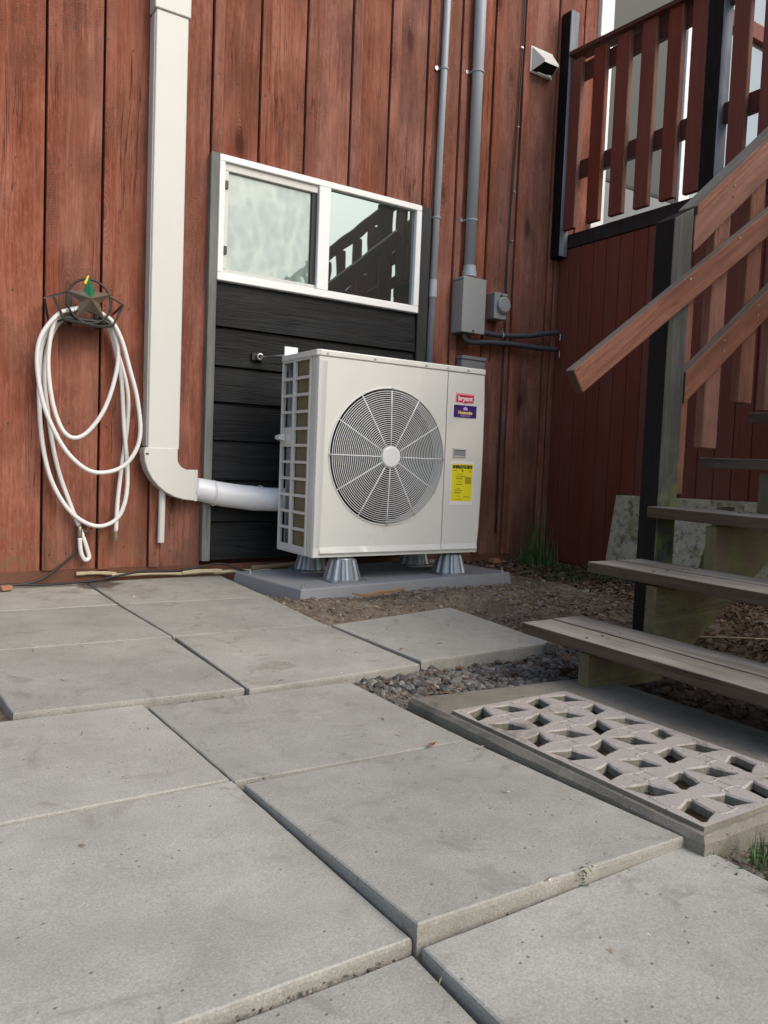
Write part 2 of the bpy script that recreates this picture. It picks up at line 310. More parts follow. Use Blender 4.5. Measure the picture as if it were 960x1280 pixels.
# ------------------------------------------------------------------ mesh helpers
class MB:
    def __init__(s): s.v = []; s.f = []; s.mi = []
    def add(s, vs, fs, mi=0):
        o = len(s.v); s.v += [tuple(v) for v in vs]; s.f += [tuple(i + o for i in f) for f in fs]; s.mi += [mi] * len(fs); return s
    def box(s, x0, x1, y0, y1, z0, z1, mi=0):
        x0, x1 = min(x0, x1), max(x0, x1); y0, y1 = min(y0, y1), max(y0, y1); z0, z1 = min(z0, z1), max(z0, z1)
        vs = [(x, y, z) for z in (z0, z1) for y in (y0, y1) for x in (x0, x1)]
        return s.add(vs, [(0, 2, 3, 1), (4, 5, 7, 6), (0, 1, 5, 4), (2, 6, 7, 3), (0, 4, 6, 2), (1, 3, 7, 5)], mi)
    def hexa(s, p, mi=0):   # p: 4 bottom (ccw from above) then 4 top
        return s.add(p, [(3, 2, 1, 0), (4, 5, 6, 7), (0, 1, 5, 4), (1, 2, 6, 5), (2, 3, 7, 6), (3, 0, 4, 7)], mi)
    def prism_y(s, pts, y0, y1, mi=0):   # outline in XZ, counter-clockwise seen from -Y
        n = len(pts)
        vs = [(x, y0, z) for x, z in pts] + [(x, y1, z) for x, z in pts]
        fs = [tuple(range(n)), tuple(range(2 * n - 1, n - 1, -1))] + [(i, i + n, (i + 1) % n + n, (i + 1) % n) for i in range(n)]
        return s.add(vs, fs, mi)
    def prism_z(s, pts, z0, z1, mi=0):
        n = len(pts)
        vs = [(x, y, z0) for x, y in pts] + [(x, y, z1) for x, y in pts]
        fs = [tuple(range(n - 1, -1, -1)), tuple(range(n, 2 * n))] + [(i, (i + 1) % n, (i + 1) % n + n, i + n) for i in range(n)]
        return s.add(vs, fs, mi)
    def tube(s, pts, r, seg=8, closed=False, mi=0, cap=True):
        P = [Vector(p) for p in pts]; n = len(P); rings = []
        rr = r if isinstance(r, (list, tuple)) else [r] * n
        prev = None
        for i in range(n):
            a = P[i - 1] if (i or closed) else P[0]; b = P[(i + 1) % n] if (i < n - 1 or closed) else P[-1]
            d = (b - a).normalized()
            if prev is None:
                u = d.orthogonal().normalized()
            else:
                u = (prev - d * prev.dot(d))
                u = u.normalized() if u.length > 1e-6 else d.orthogonal().normalized()
            prev = u; v = d.cross(u)
            rings.append([P[i] + (u * math.cos(2 * math.pi * k / seg) + v * math.sin(2 * math.pi * k / seg)) * rr[i] for k in range(seg)])
        vs = [p for ring in rings for p in ring]; fs = []
        for i in range(n if closed else n - 1):
            j = (i + 1) % n
            for k in range(seg):
                k2 = (k + 1) % seg
                fs.append((i * seg + k, i * seg + k2, j * seg + k2, j * seg + k))
        if not closed and cap:
            fs.append(tuple(range(seg - 1, -1, -1))); fs.append(tuple((n - 1) * seg + k for k in range(seg)))
        return s.add(vs, fs, mi)
    def cyl(s, a, b, r, seg=16, r2=None, mi=0): return s.tube([a, b], [r, r if r2 is None else r2], seg, mi=mi)

def smooth_path(pts, n=8):
    P = [Vector(p) for p in pts]; out = []
    for i in range(len(P) - 1):
        p0 = P[i - 1] if i else P[0] * 2 - P[1]; p1, p2 = P[i], P[i + 1]; p3 = P[i + 2] if i + 2 < len(P) else P[-1] * 2 - P[-2]
        for k in range(n):
            u = k / n
            out.append(.5 * ((2 * p1) + (p2 - p0) * u + (2 * p0 - 5 * p1 + 4 * p2 - p3) * u * u + (3 * p1 - p0 - 3 * p2 + p3) * u ** 3))
    out.append(P[-1]); return out

def thing(name, label, cat, loc=(0, 0, 0), group=None, kind=None):
    o = bpy.data.objects.new(name, None); COL.objects.link(o); o.location = loc; o.empty_display_size = .1
    if label: o['label'] = label
    if cat: o['category'] = cat
    if group: o['group'] = group
    if kind: o['kind'] = kind
    return o
def tag(o, label, cat, group=None, kind=None):
    if label: o['label'] = label
    if cat: o['category'] = cat
    if group: o['group'] = group
    if kind: o['kind'] = kind
    return o
def wloc(o):
    v = Vector(o.location)
    while o.parent: o = o.parent; v = v + Vector(o.location)
    return v
def obj(name, mb, mats, parent=None, bevel=0, smooth=False, kind=None, label=None, bseg=1):
    v = np.array([tuple(p) for p in mb.v], float)
    c = (v.min(0) + v.max(0)) / 2
    me = bpy.data.meshes.new(name); me.from_pydata((v - c).tolist(), [], mb.f)
    if not isinstance(mats, (list, tuple)): mats = [mats]
    for m in mats: me.materials.append(M[m] if isinstance(m, str) else m)
    me.polygons.foreach_set('material_index', mb.mi)
    if smooth: me.polygons.foreach_set('use_smooth', [True] * len(mb.f))
    me.update()
    o = bpy.data.objects.new(name, me); COL.objects.link(o)
    c = Vector(c)
    if parent: o.parent = parent; o.location = c - wloc(parent)
    else: o.location = c
    if bevel:
        b = o.modifiers.new('bevel', 'BEVEL'); b.width = bevel; b.segments = bseg; b.limit_method = 'ANGLE'; b.angle_limit = R(40)
    if smooth == 'auto':
        pass
    if kind: o['kind'] = kind
    if label: o['label'] = label
    return o
def box(name, parent, mats, x0, x1, y0, y1, z0, z1, bevel=.002, **k): return obj(name, MB().box(x0, x1, y0, y1, z0, z1), mats, parent, bevel, **k)
def inst(src, parent, delta):       # another piece sharing the source's mesh
    o = src.copy(); COL.objects.link(o); o.parent = parent; o.location = Vector(src.location) + Vector(delta); return o
def copy_tree(src, loc, label=None):
    r = src.copy(); COL.objects.link(r); r.location = loc
    if label: r['label'] = label
    for ch in list(src.children):
        c = ch.copy(); COL.objects.link(c); c.parent = r
        for g in ch.children:
            d = g.copy(); COL.objects.link(d); d.parent = c
    return r
def beam(name, parent, mats, a, b, h, y0, y1, bevel=.003, plumb_a=False):
    """sloped rail in an XZ plane: a,b top-edge points, h vertical height; local X along the rail"""
    (xa, za), (xb, zb) = a, b
    L = math.hypot(xb - xa, zb - za); ang = math.atan2(zb - za, xb - xa); hp = h * math.cos(ang)
    m = MB().box(0, L, 0, y1 - y0, -hp, 0); m.mi[1] = 1; m.mi[4] = 2
    if plumb_a: m.v = [(x - (hp * math.tan(ang) if z < -1e-6 else 0), y, z) for x, y, z in m.v]
    me_o = obj(name, m, [mats, 'grey_top', 'end_grain'], parent, bevel)
    rot = Matrix.Rotation(-ang, 3, 'Y')
    xs_ = [v[0] for v in m.v]; cl = Vector(((min(xs_) + max(xs_)) / 2, (y1 - y0) / 2, -hp / 2))
    me_o.rotation_euler = (0, -ang, 0)
    me_o.location = Vector((xa, y0, za)) + rot @ cl - wloc(parent)
    return me_o
def text(name, s, mats, parent, x, y, z, size, width=None, ext=.0004, bold=.0, tilt=0):
    """lettering facing -Y, centred at x,z"""
    c = bpy.data.curves.new(name, 'FONT'); c.body = s; c.size = size; c.align_x = 'CENTER'; c.align_y = 'CENTER'; c.extrude = ext; c.offset = bold; c.resolution_u = 3
    t = bpy.data.objects.new(name, c); COL.objects.link(t)
    bpy.context.view_layer.update()
    me = bpy.data.meshes.new_from_object(t.evaluated_get(bpy.context.evaluated_depsgraph_get()))
    bpy.data.objects.remove(t); bpy.data.curves.remove(c)
    me.name = name; me.materials.clear(); me.materials.append(M[mats])
    o = bpy.data.objects.new(name, me); COL.objects.link(o); o.parent = parent
    o.rotation_euler = (R(90), tilt, 0)
    if width:
        xs = [v.co.x for v in me.vertices]; o.scale.x = width / (max(xs) - min(xs))
    o.location = Vector((x, y, z)) - wloc(parent)
    return o

# ------------------------------------------------------------------ ground
def sst(a, b, x):
    u = min(1, max(0, (x - a) / (b - a))); return u * u * (3 - 2 * u)
def ground_h(x, y):
    h = -.012 + .03 * sst(-.6, 0, y) * sst(.9, 1.6, x)                # rises a little to the corner
    back = -.06 + .0 * x                                              # bed below the rear pavers
    k = sst(-.30, -.16, x) if y > -1.25 else sst(.42, .60, x)          # earth right of the rear pavers
    k = max(k, sst(-.16, -.04, y))
    if y > -1.25 and x > -.2 and x < .75: k *= sst(-1.17 + .18 * x, -1.03 + .18 * x, y)
    h = back + (h - back) * k
    front = -.098
    f = sst(-1.93, -1.80, y) if x < -.2 else (sst(-2.0, -1.9, y) if x < .0 else 1)
    if x < -.47: h = front + (h - front) * sst(-1.92, -1.80, y)
    elif x < -.1:
        u = sst(-.47, -.44, x); hf = front + (-.085 - front) * u
        h = hf + (h - hf) * sst(-2.1, -1.85, y)
    else:
        g = -.075
        u = sst(.5, .75, x); h2 = g + (h - g) * max(u, sst(-1.35, -1.05, y) if x > .45 else sst(-1.75, -1.70, y) * 0 + (1 if y > -1.66 else 0))
        h = h2
        h = h + (-.045 - h) * sst(-2.25, -2.5, y) * (1 - sst(.6, 1.2, x)) if y < -2.25 else h
    if x < -1.40 and -1.95 < y < -1.2: h = -.06
    n = noise.noise(Vector((x * 3, y * 3, 0))) * .010 + noise.noise(Vector((x * 11, y * 11, 3))) * .006 + noise.noise(Vector((x * 37, y * 37, 9))) * .003
    if -.35 < x < 1.45 and -.98 < y < -.70: h += .018 * sst(-.98, -.86, y) * (1 - sst(-.80, -.71, y) * .5)   # soil heaped before the pad
    return h + n
gm = MB()
x0, x1, y0, y1, st = -2.4, 3.2, -4.2, .02, .03
nx, ny = int((x1 - x0) / st) + 1, int((y1 - y0) / st) + 1
vs = [(x0 + i * st, y0 + j * st, ground_h(x0 + i * st, y0 + j * st)) for j in range(ny) for i in range(nx)]
gm.add(vs, [(j * nx + i, j * nx + i + 1, (j + 1) * nx + i + 1, (j + 1) * nx + i) for j in range(ny - 1) for i in range(nx - 1)])
e = 400
X1, Y1 = x0 + (nx - 1) * st, y0 + (ny - 1) * st
for p in ([(-e, -e), (e, -e), (e, y0 + .05), (-e, y0 + .05)], [(-e, Y1 - .05), (e, Y1 - .05), (e, e), (-e, e)], [(-e, y0), (x0 + .05, y0), (x0 + .05, Y1), (-e, Y1)], [(X1 - .05, y0), (e, y0), (e, Y1), (X1 - .05, Y1)]):
    gm.add([(a, b, -.15) for a, b in p], [(0, 1, 2, 3)])
obj('ground', gm, 'soil', kind='structure', smooth=True)

# ------------------------------------------------------------------ patio of square pavers
patio = thing('patio', 'grey concrete paver patio in front of the red wall', None, (-.9, -1.5, -.05), kind='structure')
def paver(c, z, th=.052, n=16):
    """c: four corners (far-left, far-right, near-right, near-left); z: height or four heights"""
    zz = z if isinstance(z, (list, tuple)) else [z] * 4
    C4 = [Vector((p[0], p[1], h)) for p, h in zip(c, zz)][::-1]        # ccw from above
    cen = sum(C4, Vector()) / 4
    ring = []
    for i in range(4):
        for k in range(n): ring.append(C4[i].lerp(C4[(i + 1) % 4], k / n))
    N = len(ring); sd = random.random() * 99
    def shrink(p, d, dz, am):
        q = p + (cen - p).normalized() * (d + am * (noise.noise(Vector((p.x * 23 + sd, p.y * 23, 1))) + .6 * noise.noise(Vector((p.x * 70, p.y * 70 + sd, 1)))))
        return Vector((q.x, q.y, p.z + dz))
    r0 = [shrink(p, .001, -th, .002) for p in ring]; r1 = [shrink(p, -.0005, -.008, .0016) for p in ring]; r1b = [shrink(p, .001, -.002, .0014) for p in ring]
    r2 = [shrink(p, .0045, 0, .0018) for p in ring]
    vs = r0 + r1 + r1b + r2; fs = []
    for a in range(3):
        fs += [(a * N + i, a * N + (i + 1) % N, (a + 1) * N + (i + 1) % N, (a + 1) * N + i) for i in range(N)]
    fs.append(tuple(3 * N + i for i in range(N)))
    m = MB().add(vs, fs); m.mi = [1] * (2 * N) + [0] * (N + 1)
    return obj('paver', m, ['paver', 'paver_edge'], patio)
paver([(-1.664, -2.322), (-1.056, -2.322), (-1.034, -2.953), (-1.645, -2.953)], [-.060, -.0595, -.066, -.068])
paver([(-1.048, -2.367), (-.452, -2.367), (-.430, -2.969), (-1.030, -2.961)], [-.052, -.056, -.048, -.042])
paver([(-1.030, -2.974), (-.396, -2.963), (-.41, -3.575), (-1.045, -3.59)], -.069)
paver([(-1.65, -2.961), (-1.037, -2.961), (-1.060, -3.57), (-1.67, -3.57)], -.085)
paver([(-1.68, -1.755), (-1.088, -1.775), (-1.060, -2.318), (-1.672, -2.316)], [-.045, -.047, -.057, -.057])
paver([(-1.082, -1.802), (-.479, -1.830), (-.448, -2.361), (-1.053, -2.330)], [-.047, -.045, -.058, -.060])
paver([(-1.440, -1.160), (-.827, -1.190), (-.803, -1.788), (-1.402, -1.758)], [-.012, -.012, -.035, -.032])
paver([(-.809, -1.182), (-.219, -1.197), (-.194, -1.793), (-.797, -1.809)], [-.013, -.012, -.030, -.034])
paver([(-.199, -1.212), (.478, -1.089), (.445, -1.753), (-.165, -1.763)], [-.014, -.012, -.026, -.030], th=.064)
paver([(-1.465, -.545), (-.849, -.574), (-.816, -1.169), (-1.445, -1.145)], [-.004, -.004, -.013, -.013])
paver([(-1.48, .0), (-.853, .0), (-.847, -.560), (-1.468, -.530)], [.0, .0, -.004, -.004])
paver([(-.848, -.002), (-.195, .0), (-.212, -.645), (-.843, -.575)], [.006, .012, .004, .0])
paver([(-.844, -.580), (-.213, -.650), (-.223, -1.189), (-.812, -1.172)], [-.0, .004, -.012, -.012])

# ------------------------------------------------------------------ house
house = thing('house', 'house wall of rough red stained boards with a black plank panel under the window', 'house', (.3, .1, 0))
box('sheathing', house, 'siding_dark_gap', -3.2, 4.6, .024, .30, -.1, 5.4, 0)
box('foundation', house, 'foundation', -3.2, 2.10, -.0, .024, -.10, .0675, 0)
lines = [-2.60, -2.34, -2.085, -1.83, -1.575, -1.31, -1.058, -.812, -.572, -.300, -.048, .210, .484, .731, .984, 1.225, 1.478, 1.712, 2.002, 2.235]
def board(x0, x1, z0, z1, yf=0.0):
    n = 5; m = MB(); seed = random.random() * 50
    # a plank with slightly wandering long edges
    rows = 14; vs = []
    for r in range(rows + 1):
        z = z0 + (z1 - z0) * r / rows
        a = .0022 * noise.noise(Vector((seed, z * 2.1, 0))); b = .0022 * noise.noise(Vector((seed + 9, z * 2.1, 0)))
        vs += [(x0 + a, yf + .0235, z), (x0 + a, yf, z), (x1 + b, yf, z), (x1 + b, yf + .0235, z)]
    fs = []
    for r in range(rows):
        o = r * 4
        fs += [(o, o + 1, o + 5, o + 4), (o + 1, o + 2, o + 6, o + 5), (o + 2, o + 3, o + 7, o + 6)]
    fs += [(0, 3, 2, 1), (rows * 4, rows * 4 + 1, rows * 4 + 2, rows * 4 + 3)]
    return m.add(vs, fs)
for i in range(len(lines) - 1):
    a, b = lines[i], lines[i + 1]
    lo = .066 + random.uniform(-.003, .003)
    hole = a > -.35 and b < 1.0
    if hole: lo = 2.120
    xa, xb = a + .010, b
    if abs(b - 1.225) < .01 : xa = 1.047 if False else xa
    yf = random.choice([0, 0, .002, -.001])
    if abs(a - .984) < .01:
        obj('wall_board', board(1.046, b, .066, 5.35, yf), 'siding', house, .0015)
        obj('wall_board', board(xa, 1.0455, 2.121, 5.35, yf), 'siding', house, .0015)
    elif a > 1.99:
        obj('wall_board', board(xa, b, .066 if a < 2.05 else 2.1, 5.35, yf), 'siding', house, .0015)
    else:
        obj('wall_board', board(xa, b, lo, 5.35, yf), 'siding', house, .0015)
    # narrow batten over the joint, standing slightly proud
    bw = random.uniform(.045, .058)
    zlo = lo - random.uniform(.0, .004) if not hole else 2.114 - random.uniform(0, .006)
    if abs(a - .984) < .01: zlo = 2.122; bw = .040
    if a > 2.05: zlo = 2.1
    obj('batten', board(a + .010, a + .010 + bw, zlo, 5.35, -.0095), 'siding', house, .0015)
box('wall_board', house, 'siding', 2.248, 2.362, -.0, .0235, 2.1, 5.35)
box('corner_board', house, 'siding', 2.062, 2.100, -.022, -.0105, .07, 2.03)
nm = MB()
for a in lines[:-2]:
    for z in [.16 + .58 * k for k in range(9)]:
        if -.31 < a < .98 and z < 2.15: continue
        for dx_ in (.030, .125):
            z_ = z + random.uniform(-.03, .03); x_ = a + dx_ + random.uniform(-.012, .012); y_ = -.0105 if dx_ < .06 else -.0012
            nm.cyl((x_, y_ + .002, z_), (x_, y_ - .0015, z_), .0042, 6)
obj('nail_heads', nm, 'iron', house, kind='stuff')
# black plank panel below the window, lapped planks
zs = [1.500, 1.276, 1.079, .898, .704, .501, .288, .090]
for i in range(7):
    zt, zb = zs[i], zs[i + 1]
    m = MB().hexa([(-.2535, -.024, zb + .002), (.968, -.024, zb + .002), (.968, .0235, zb + .002), (-.2535, .0235, zb + .002), (-.2535, -.007, zt - .002), (.968, -.007, zt - .002), (.968, .0235, zt - .002), (-.2535, .0235, zt - .002)])
    obj('siding_plank', m, 'plank', house, .002)
box('trim_board', house, 'grey_trim', -.301, -.2585, -.034, .0235, .088, 2.117, .003, label='weathered grey trim board left of the window')
box('trim_board', house, 'black_trim', .973, 1.043, -.030, .0235, .088, 2.115, .003, label='black trim board right of the window')
# basement window
win = obj('window', MB().box(-.258, .9715, -.036, .0235, 2.083, 2.116).box(-.258, .9715, -.036, .0235, 1.502, 1.540).box(-.258, -.228, -.036, .0235, 1.5405, 2.0825).box(.935, .9715, -.036, .0235, 1.5405, 2.0825).box(.300, .370, -.036, .0235, 1.5405, 2.0825), 'white_vinyl', house, .003)
obj('window_sash', MB().box(-.2275, .2995, -.020, .012, 2.045, 2.0825).box(-.2275, .2995, -.020, .012, 1.5405, 1.562).box(-.2275, -.203, -.020, .012, 1.5625, 2.0445), 'ivory_grey', win, .002)
obj('gasket_and_shade_strip', MB().box(.2680, .2995, -.012, .012, 1.5625, 2.0445), 'black_trim', win, .001)  # dark strip painting the sash stile's shadow beside the left pane
obj('pane', MB().box(-.2025, .2675, .000, .006, 1.5625, 2.0445), 'glass_ripple', win)
obj('pane', MB().box(.3705, .9345, -.010, -.004, 1.5405, 2.0825), 'glass_mirror', win)
obj('gasket_and_shade_strip', MB().box(.3705, .9345, -.014, -.0105, 1.5405, 1.547), 'ivory_grey', win)
for z in (1.975, 1.655): box('sash_latch', win, 'black_print', -.226, -.208, -.029, -.0205, z - .02, z + .02, .001)
# patio door up at deck level
door = obj('patio_door', MB().box(2.364, 2.484, -.03, .0235, 2.12, 4.5).box(2.4845, 4.4, -.03, .0235, 2.16, 2.30).box(3.262, 3.382, -.03, .0235, 2.3005, 4.4).box(4.282, 4.4, -.03, .0235, 2.3005, 4.4).box(2.4845, 4.4, -.03, .0235, 4.4005, 4.5), 'white_vinyl', house, .003)
box('pane', door, 'glass_olive', 2.4845, 3.2615, -.008, .0, 2.3005, 4.4, 0)
box('pane', door, 'glass_door', 3.3825, 4.2815, -.008, .0, 2.3005, 4.4, 0)
box('door_rail', door, 'black_trim', 2.4845, 3.2615, -.022, -.0085, 2.60, 2.625, .002)
box('door_panel', door, 'galv_dark', 2.4845, 3.2615, -.018, -.0085, 2.3005, 2.599, .002)
box('door_rail', door, 'dark_red', 3.3825, 4.2815, -.05, -.0085, 4.02, 4.14, .002)
bx = box('sheathing', house, 'dark_red', 4.4005, 4.62, -.0, .0235, 2.1, 5.35, 0)
bx.name = 'wall_board'

# ------------------------------------------------------------------ deck with its skirting
deck = thing('deck', 'raised deck with dark red baluster railing and red plank skirting', 'deck', (3.0, -1, 0))
y = 0.0; k = 0
while y > -1.96:
    wdt = .0985
    obj('siding_strip', MB().box(2.103, 2.118, y - wdt, y - .0005, .02, 2.058), 'dark_red', deck, .002)
    y -= .1045; k += 1
YE = y + .012
box('skirt_backing', deck, 'dark_red', 2.1105, 2.14, YE, 0, .0, 2.055, 0)
x = 2.141
while x < 4.55:
    obj('siding_strip', MB().box(x, x + .095, YE - .015, YE, .02, 2.058), 'dark_red', deck, .002); x += .1045
box('skirt_backing', deck, 'siding_dark_gap', 2.14, 4.6, YE + .001, YE + .03, .0, 2.055, 0)
box('rim_board', deck, 'black_trim', 2.094, 2.13, YE - .02, -.03, 2.060, 2.150, .003)
box('rim_board', deck, 'black_trim', 2.1305, 3.35, YE - .02, YE + .016, 2.060, 2.150, .003)
box('deck_floor', deck, 'tread', 2.131, 4.6, YE - 0, -.03, 2.085, 2.118, 0)
box('deck_floor', deck, 'tread', 3.36, 4.6, -3.1, YE - .003, 2.085, 2.118, 0)
box('rim_board', deck, 'black_trim', 3.33, 3.359, -3.1, YE - .021, 1.98, 2.118, .003)
def two_face(name, parent, x0, x1, y0, y1, z0, z1, face, slope=0):
    m = MB().hexa([(x0, y0, z0), (x1, y0, z0), (x1, y1, z0), (x0, y1, z0), (x0, y0, z1), (x1, y0, z1 + slope), (x1, y1, z1 + slope), (x0, y1, z1)])
    m.mi = [0, 0, 1, 1, 0, 0]      # -Y face (and +X) are worn, the rest is black
    return obj(name, m, ['black_post', face], parent, .004)
two_face('post', deck, 2.020, 2.093, -.096, -.012, 2.0, 3.54, 'bluegrey_post')
two_face('post', deck, 2.030, 2.112, -1.192, -1.098, 2.0, 3.56, 'bluegrey_post')
for yl, yr in [(-.091, -.187), (-.286, -.385), (-.465, -.567), (-.651, -.752), (-.833, -.927), (-.989, -1.088), (-1.243, -1.338), (-1.415, -1.51), (-1.60, -1.69), (-1.78, -1.87)]:
    m = MB().box(2.040, 2.074, yr, yl, 2.163 + random.uniform(-.004, .006), 3.222); m.mi[2] = 1
    obj('baluster', m, ['dark_red', 'faded_baluster'], deck, .003)
m = MB().hexa([(2.015, -1.0975, 3.20), (2.13, -1.0975, 3.20), (2.13, -.0965, 3.25), (2.015, -.0965, 3.25), (2.015, -1.0975, 3.226), (2.13, -1.0975, 3.226), (2.13, -.0965, 3.276), (2.015, -.0965, 3.276)])
obj('cap_rail', m, 'dark_red_rail', deck, .003)
box('cap_rail', deck, 'dark_red_rail', 2.015, 2.13, -1.95, -1.1925, 3.223, 3.249, .003)
box('top_rail', deck, 'dark_red_rail', 2.0745, 2.112, -1.0975, -.0965, 3.095, 3.198, .003)
box('top_rail', deck, 'dark_red_rail', 2.0745, 2.112, -1.95, -1.1925, 3.095, 3.210, .003)
box('mid_rail', deck, 'dark_red_rail', 2.0745, 2.112, -1.0975, -.0965, 2.486, 2.590, .003)
box('mid_rail', deck, 'dark_red_rail', 2.0745, 2.112, -1.95, -1.1925, 2.486, 2.590, .003)

# ------------------------------------------------------------------ stairs
stair = thing('staircase', 'weathered wooden outdoor staircase climbing right to the deck with faded red handrails', 'stairs', (.3, -2.4, 0))
RUN, RISE = .295, .1905
for n in range(11):
    X, Z = .098 + RUN * n, .118 + RISE * n
    if n == 3: Z += .0
    ye = -1.952 + (random.uniform(-.006, .006) if n > 1 else 0)
    dr = -.012
    wd = .135
    for a, b in ((X, X + wd), (X + wd + .006, X + .276)):
        jz = random.uniform(-.002, .002)
        m = MB().hexa([(a, -2.98, Z - .038 + dr), (b, -2.98, Z - .038 + dr), (b, ye, Z - .038), (a, ye, Z - .038), (a, -2.98, Z + dr), (b, -2.98, Z + dr), (b, ye, Z + jz), (a, ye, Z + jz)])
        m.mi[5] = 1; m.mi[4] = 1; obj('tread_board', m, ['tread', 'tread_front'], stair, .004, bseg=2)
def stringer(y0, y1):
    pts = []; off = .022
    x0 = .098 + off
    pts.append((x0, -.05))
    for n in range(11):
        X, Z = .098 + off + RUN * n, .118 - .040 - .010 + RISE * n
        pts.append((X, Z)); pts.append((X + RUN - .002, Z))
    sl = RISE / RUN
    def low(x): return (x - .098) * sl - .285
    xe = pts[-1][0]
    pts.append((xe, low(xe)))
    xb = .098 + (.285 - .05) / sl
    pts.append((xb, -.05))
    m = MB()
    n = len(pts)
    vs = [(x, y0, z) for x, z in pts] + [(x, y1, z) for x, z in pts]
    # side faces: one quad per step keeps the notched outline clean
    P = pts
    fs = [tuple(range(n - 1, -1, -1)), tuple(range(n, 2 * n))] + [(i, (i + 1) % n, (i + 1) % n + n, i + n) for i in range(n)]
    m.add(vs, fs)
    o = obj('stringer', m, 'stringer', stair)
    bm = bmesh.new(); bm.from_mesh(o.data); bmesh.ops.recalc_face_normals(bm, faces=bm.faces[:]); bmesh.ops.triangulate(bm, faces=[f for f in bm.faces if len(f.verts) > 4]); bm.to_mesh(o.data); bm.free()
    return o
stringer(-2.228, -2.188); stringer(-2.92, -2.88)
# front newel post, black on its left face and worn grey towards the patio
two_face('post', stair, .757, .864, -1.950, -1.862, -.06, 1.553, 'grey_post', slope=.058)
two_face('post', stair, 3.36, 3.46, -1.95, -1.862, 1.9, 3.5, 'grey_post')
beam('handrail', stair, 'faded_rail', (.236, .951), (3.36, .951 + .700 * 3.124), .106, -1.990, -1.951)
beam('cap_rail', stair, 'faded_rail', (.868, 1.619), (3.36, 1.619 + .838 * 2.492), .036, -1.962, -1.872, plumb_a=True)
beam('rail', stair, 'faded_rail', (.868, 1.582), (3.36, 1.582 + .842 * 2.492), .136, -1.953, -1.913, plumb_a=True)
beam('rail', stair, 'faded_rail', (.868, 1.007), (3.36, 1.007 + .772 * 2.492), .118, -1.955, -1.913, plumb_a=True)
for i, (xb, zb) in enumerate([(.852, .545), (1.049, .730), (1.270, .925), (1.456, .905), (1.67, 1.20), (1.885, 1.36), (2.10, 1.52), (2.315, 1.70), (2.53, 1.86), (2.745, 2.03), (2.96, 2.2), (3.175, 2.36)]):
    zt = 1.565 + .84 * (xb - .868) - .06 if i else 1.36
    obj('baluster', MB().box(max(xb, .866) if i == 0 else xb, xb + .095, -1.912, -1.874, zb, zt), 'faded_baluster', stair, .003)
# near side guard (out of the frame, seen mirrored in the window)
two_face('post', stair, .757, .864, -2.985, -2.897, -.06, 1.70, 'grey_post')
two_face('post', stair, 2.53, 2.66, -2.985, -2.897, 1.2, 3.19, 'grey_post')
for za, hh_ in ((1.750, .14), (1.20, .12)):
    beam('rail', stair, 'dark_red_rail', (.868, za), (3.36, za + .84 * 2.492), hh_, -2.99, -2.95, plumb_a=True)
for k in range(15):
    xb = .90 + .165 * k + random.uniform(-.015, .015)
    obj('baluster', MB().box(xb, xb + .095, -2.949, -2.911, .50 + .66 * (xb - .9), 1.66 + .84 * (xb - .868) + .01), 'dark_red', stair, .003)
m = MB().prism_y([(.90, -.02), (.985, -.02), (1.19, .50), (1.105, .50)], -1.985, -1.957)
obj('brace', m, 'grey_post', stair, .003)

for (x, z) in ((.81, 1.335), (1.09, 1.535), (1.31, 1.69), (1.52, 1.835)):
    obj('screw', MB().cyl((x, -1.989, z), (x, -1.9925, z), .005, 8), 'steel', stair)
for (x, z) in ((1.09, 1.11), (1.30, 1.275), (1.09, 1.70), (1.31, 1.88)):
    for dz in (0, .04): obj('screw', MB().cyl((x, -1.953, z + dz), (x, -1.957, z + dz), .004, 8), 'steel', stair)
for n in range(5):
    for dx_ in (.03, .10, .18, .25):
        obj('screw', MB().cyl((.098 + RUN * n + dx_, -2.207, .118 + RISE * n - .012), (.098 + RUN * n + dx_, -2.207, .118 + RISE * n - .0015), .0045, 8), 'iron', stair)
# ------------------------------------------------------------------ leaning slab, well slab and grate
def rough_slab(c8, mats, name, n=9, am=.004):
    return obj(name, MB().hexa(c8), mats, None, .006, bseg=2)
lean = MB().hexa([(2.005, -1.78, .0), (2.06, -1.78, .0), (2.06, -.615, .0), (2.005, -.615, .0), (2.048, -1.78, .50), (2.100, -1.78, .50), (2.100, -.645, .485), (2.048, -.645, .485)])
o = obj('concrete_slab', lean, 'mossy_concrete', None, .006, bseg=2)
tag(o, 'mossy cream concrete slab leaning on the dark red skirting behind the stair post', 'slab')

slab = MB()
sx0, sx1, sy0, sy1, zt = -.428, .262, -3.012, -2.068, -.034
gx0, gx1, gy0, gy1 = -.398, -.002, -2.985, -2.250
slab.box(sx0, gx0, sy0, sy1, -.16, zt).box(gx1, sx1, sy0, sy1, -.16, zt).box(gx0, gx1, gy1, sy1, -.16, zt).box(gx0, gx1, sy0, gy0, -.16, zt)
slab = MB(); A = [(sx0, sy0), (sx1, sy0 - .0), (sx1 - .0, sy1 - .07), (sx0, sy1)]; B = [(gx0, gy0), (gx1, gy0), (gx1, gy1), (gx0, gy1)]
NS = 26
def ring4(c, n, z, am, seed, inset=0):
    out = []; cx = sum(p[0] for p in c) / 4; cy = sum(p[1] for p in c) / 4
    for i in range(4):
        for k in range(n):
            u = k / n; x = c[i][0] * (1 - u) + c[(i + 1) % 4][0] * u; yy = c[i][1] * (1 - u) + c[(i + 1) % 4][1] * u
            d = Vector((cx - x, cy - yy)).normalized() * (inset + am * (noise.noise(Vector((x * 19 + seed, yy * 19, z))) + .5 * noise.noise(Vector((x * 61 + seed, yy * 61, z)))))
            out.append((x + d.x, yy + d.y, z + am * .4 * noise.noise(Vector((x * 31, yy * 31, seed)))))
    return out
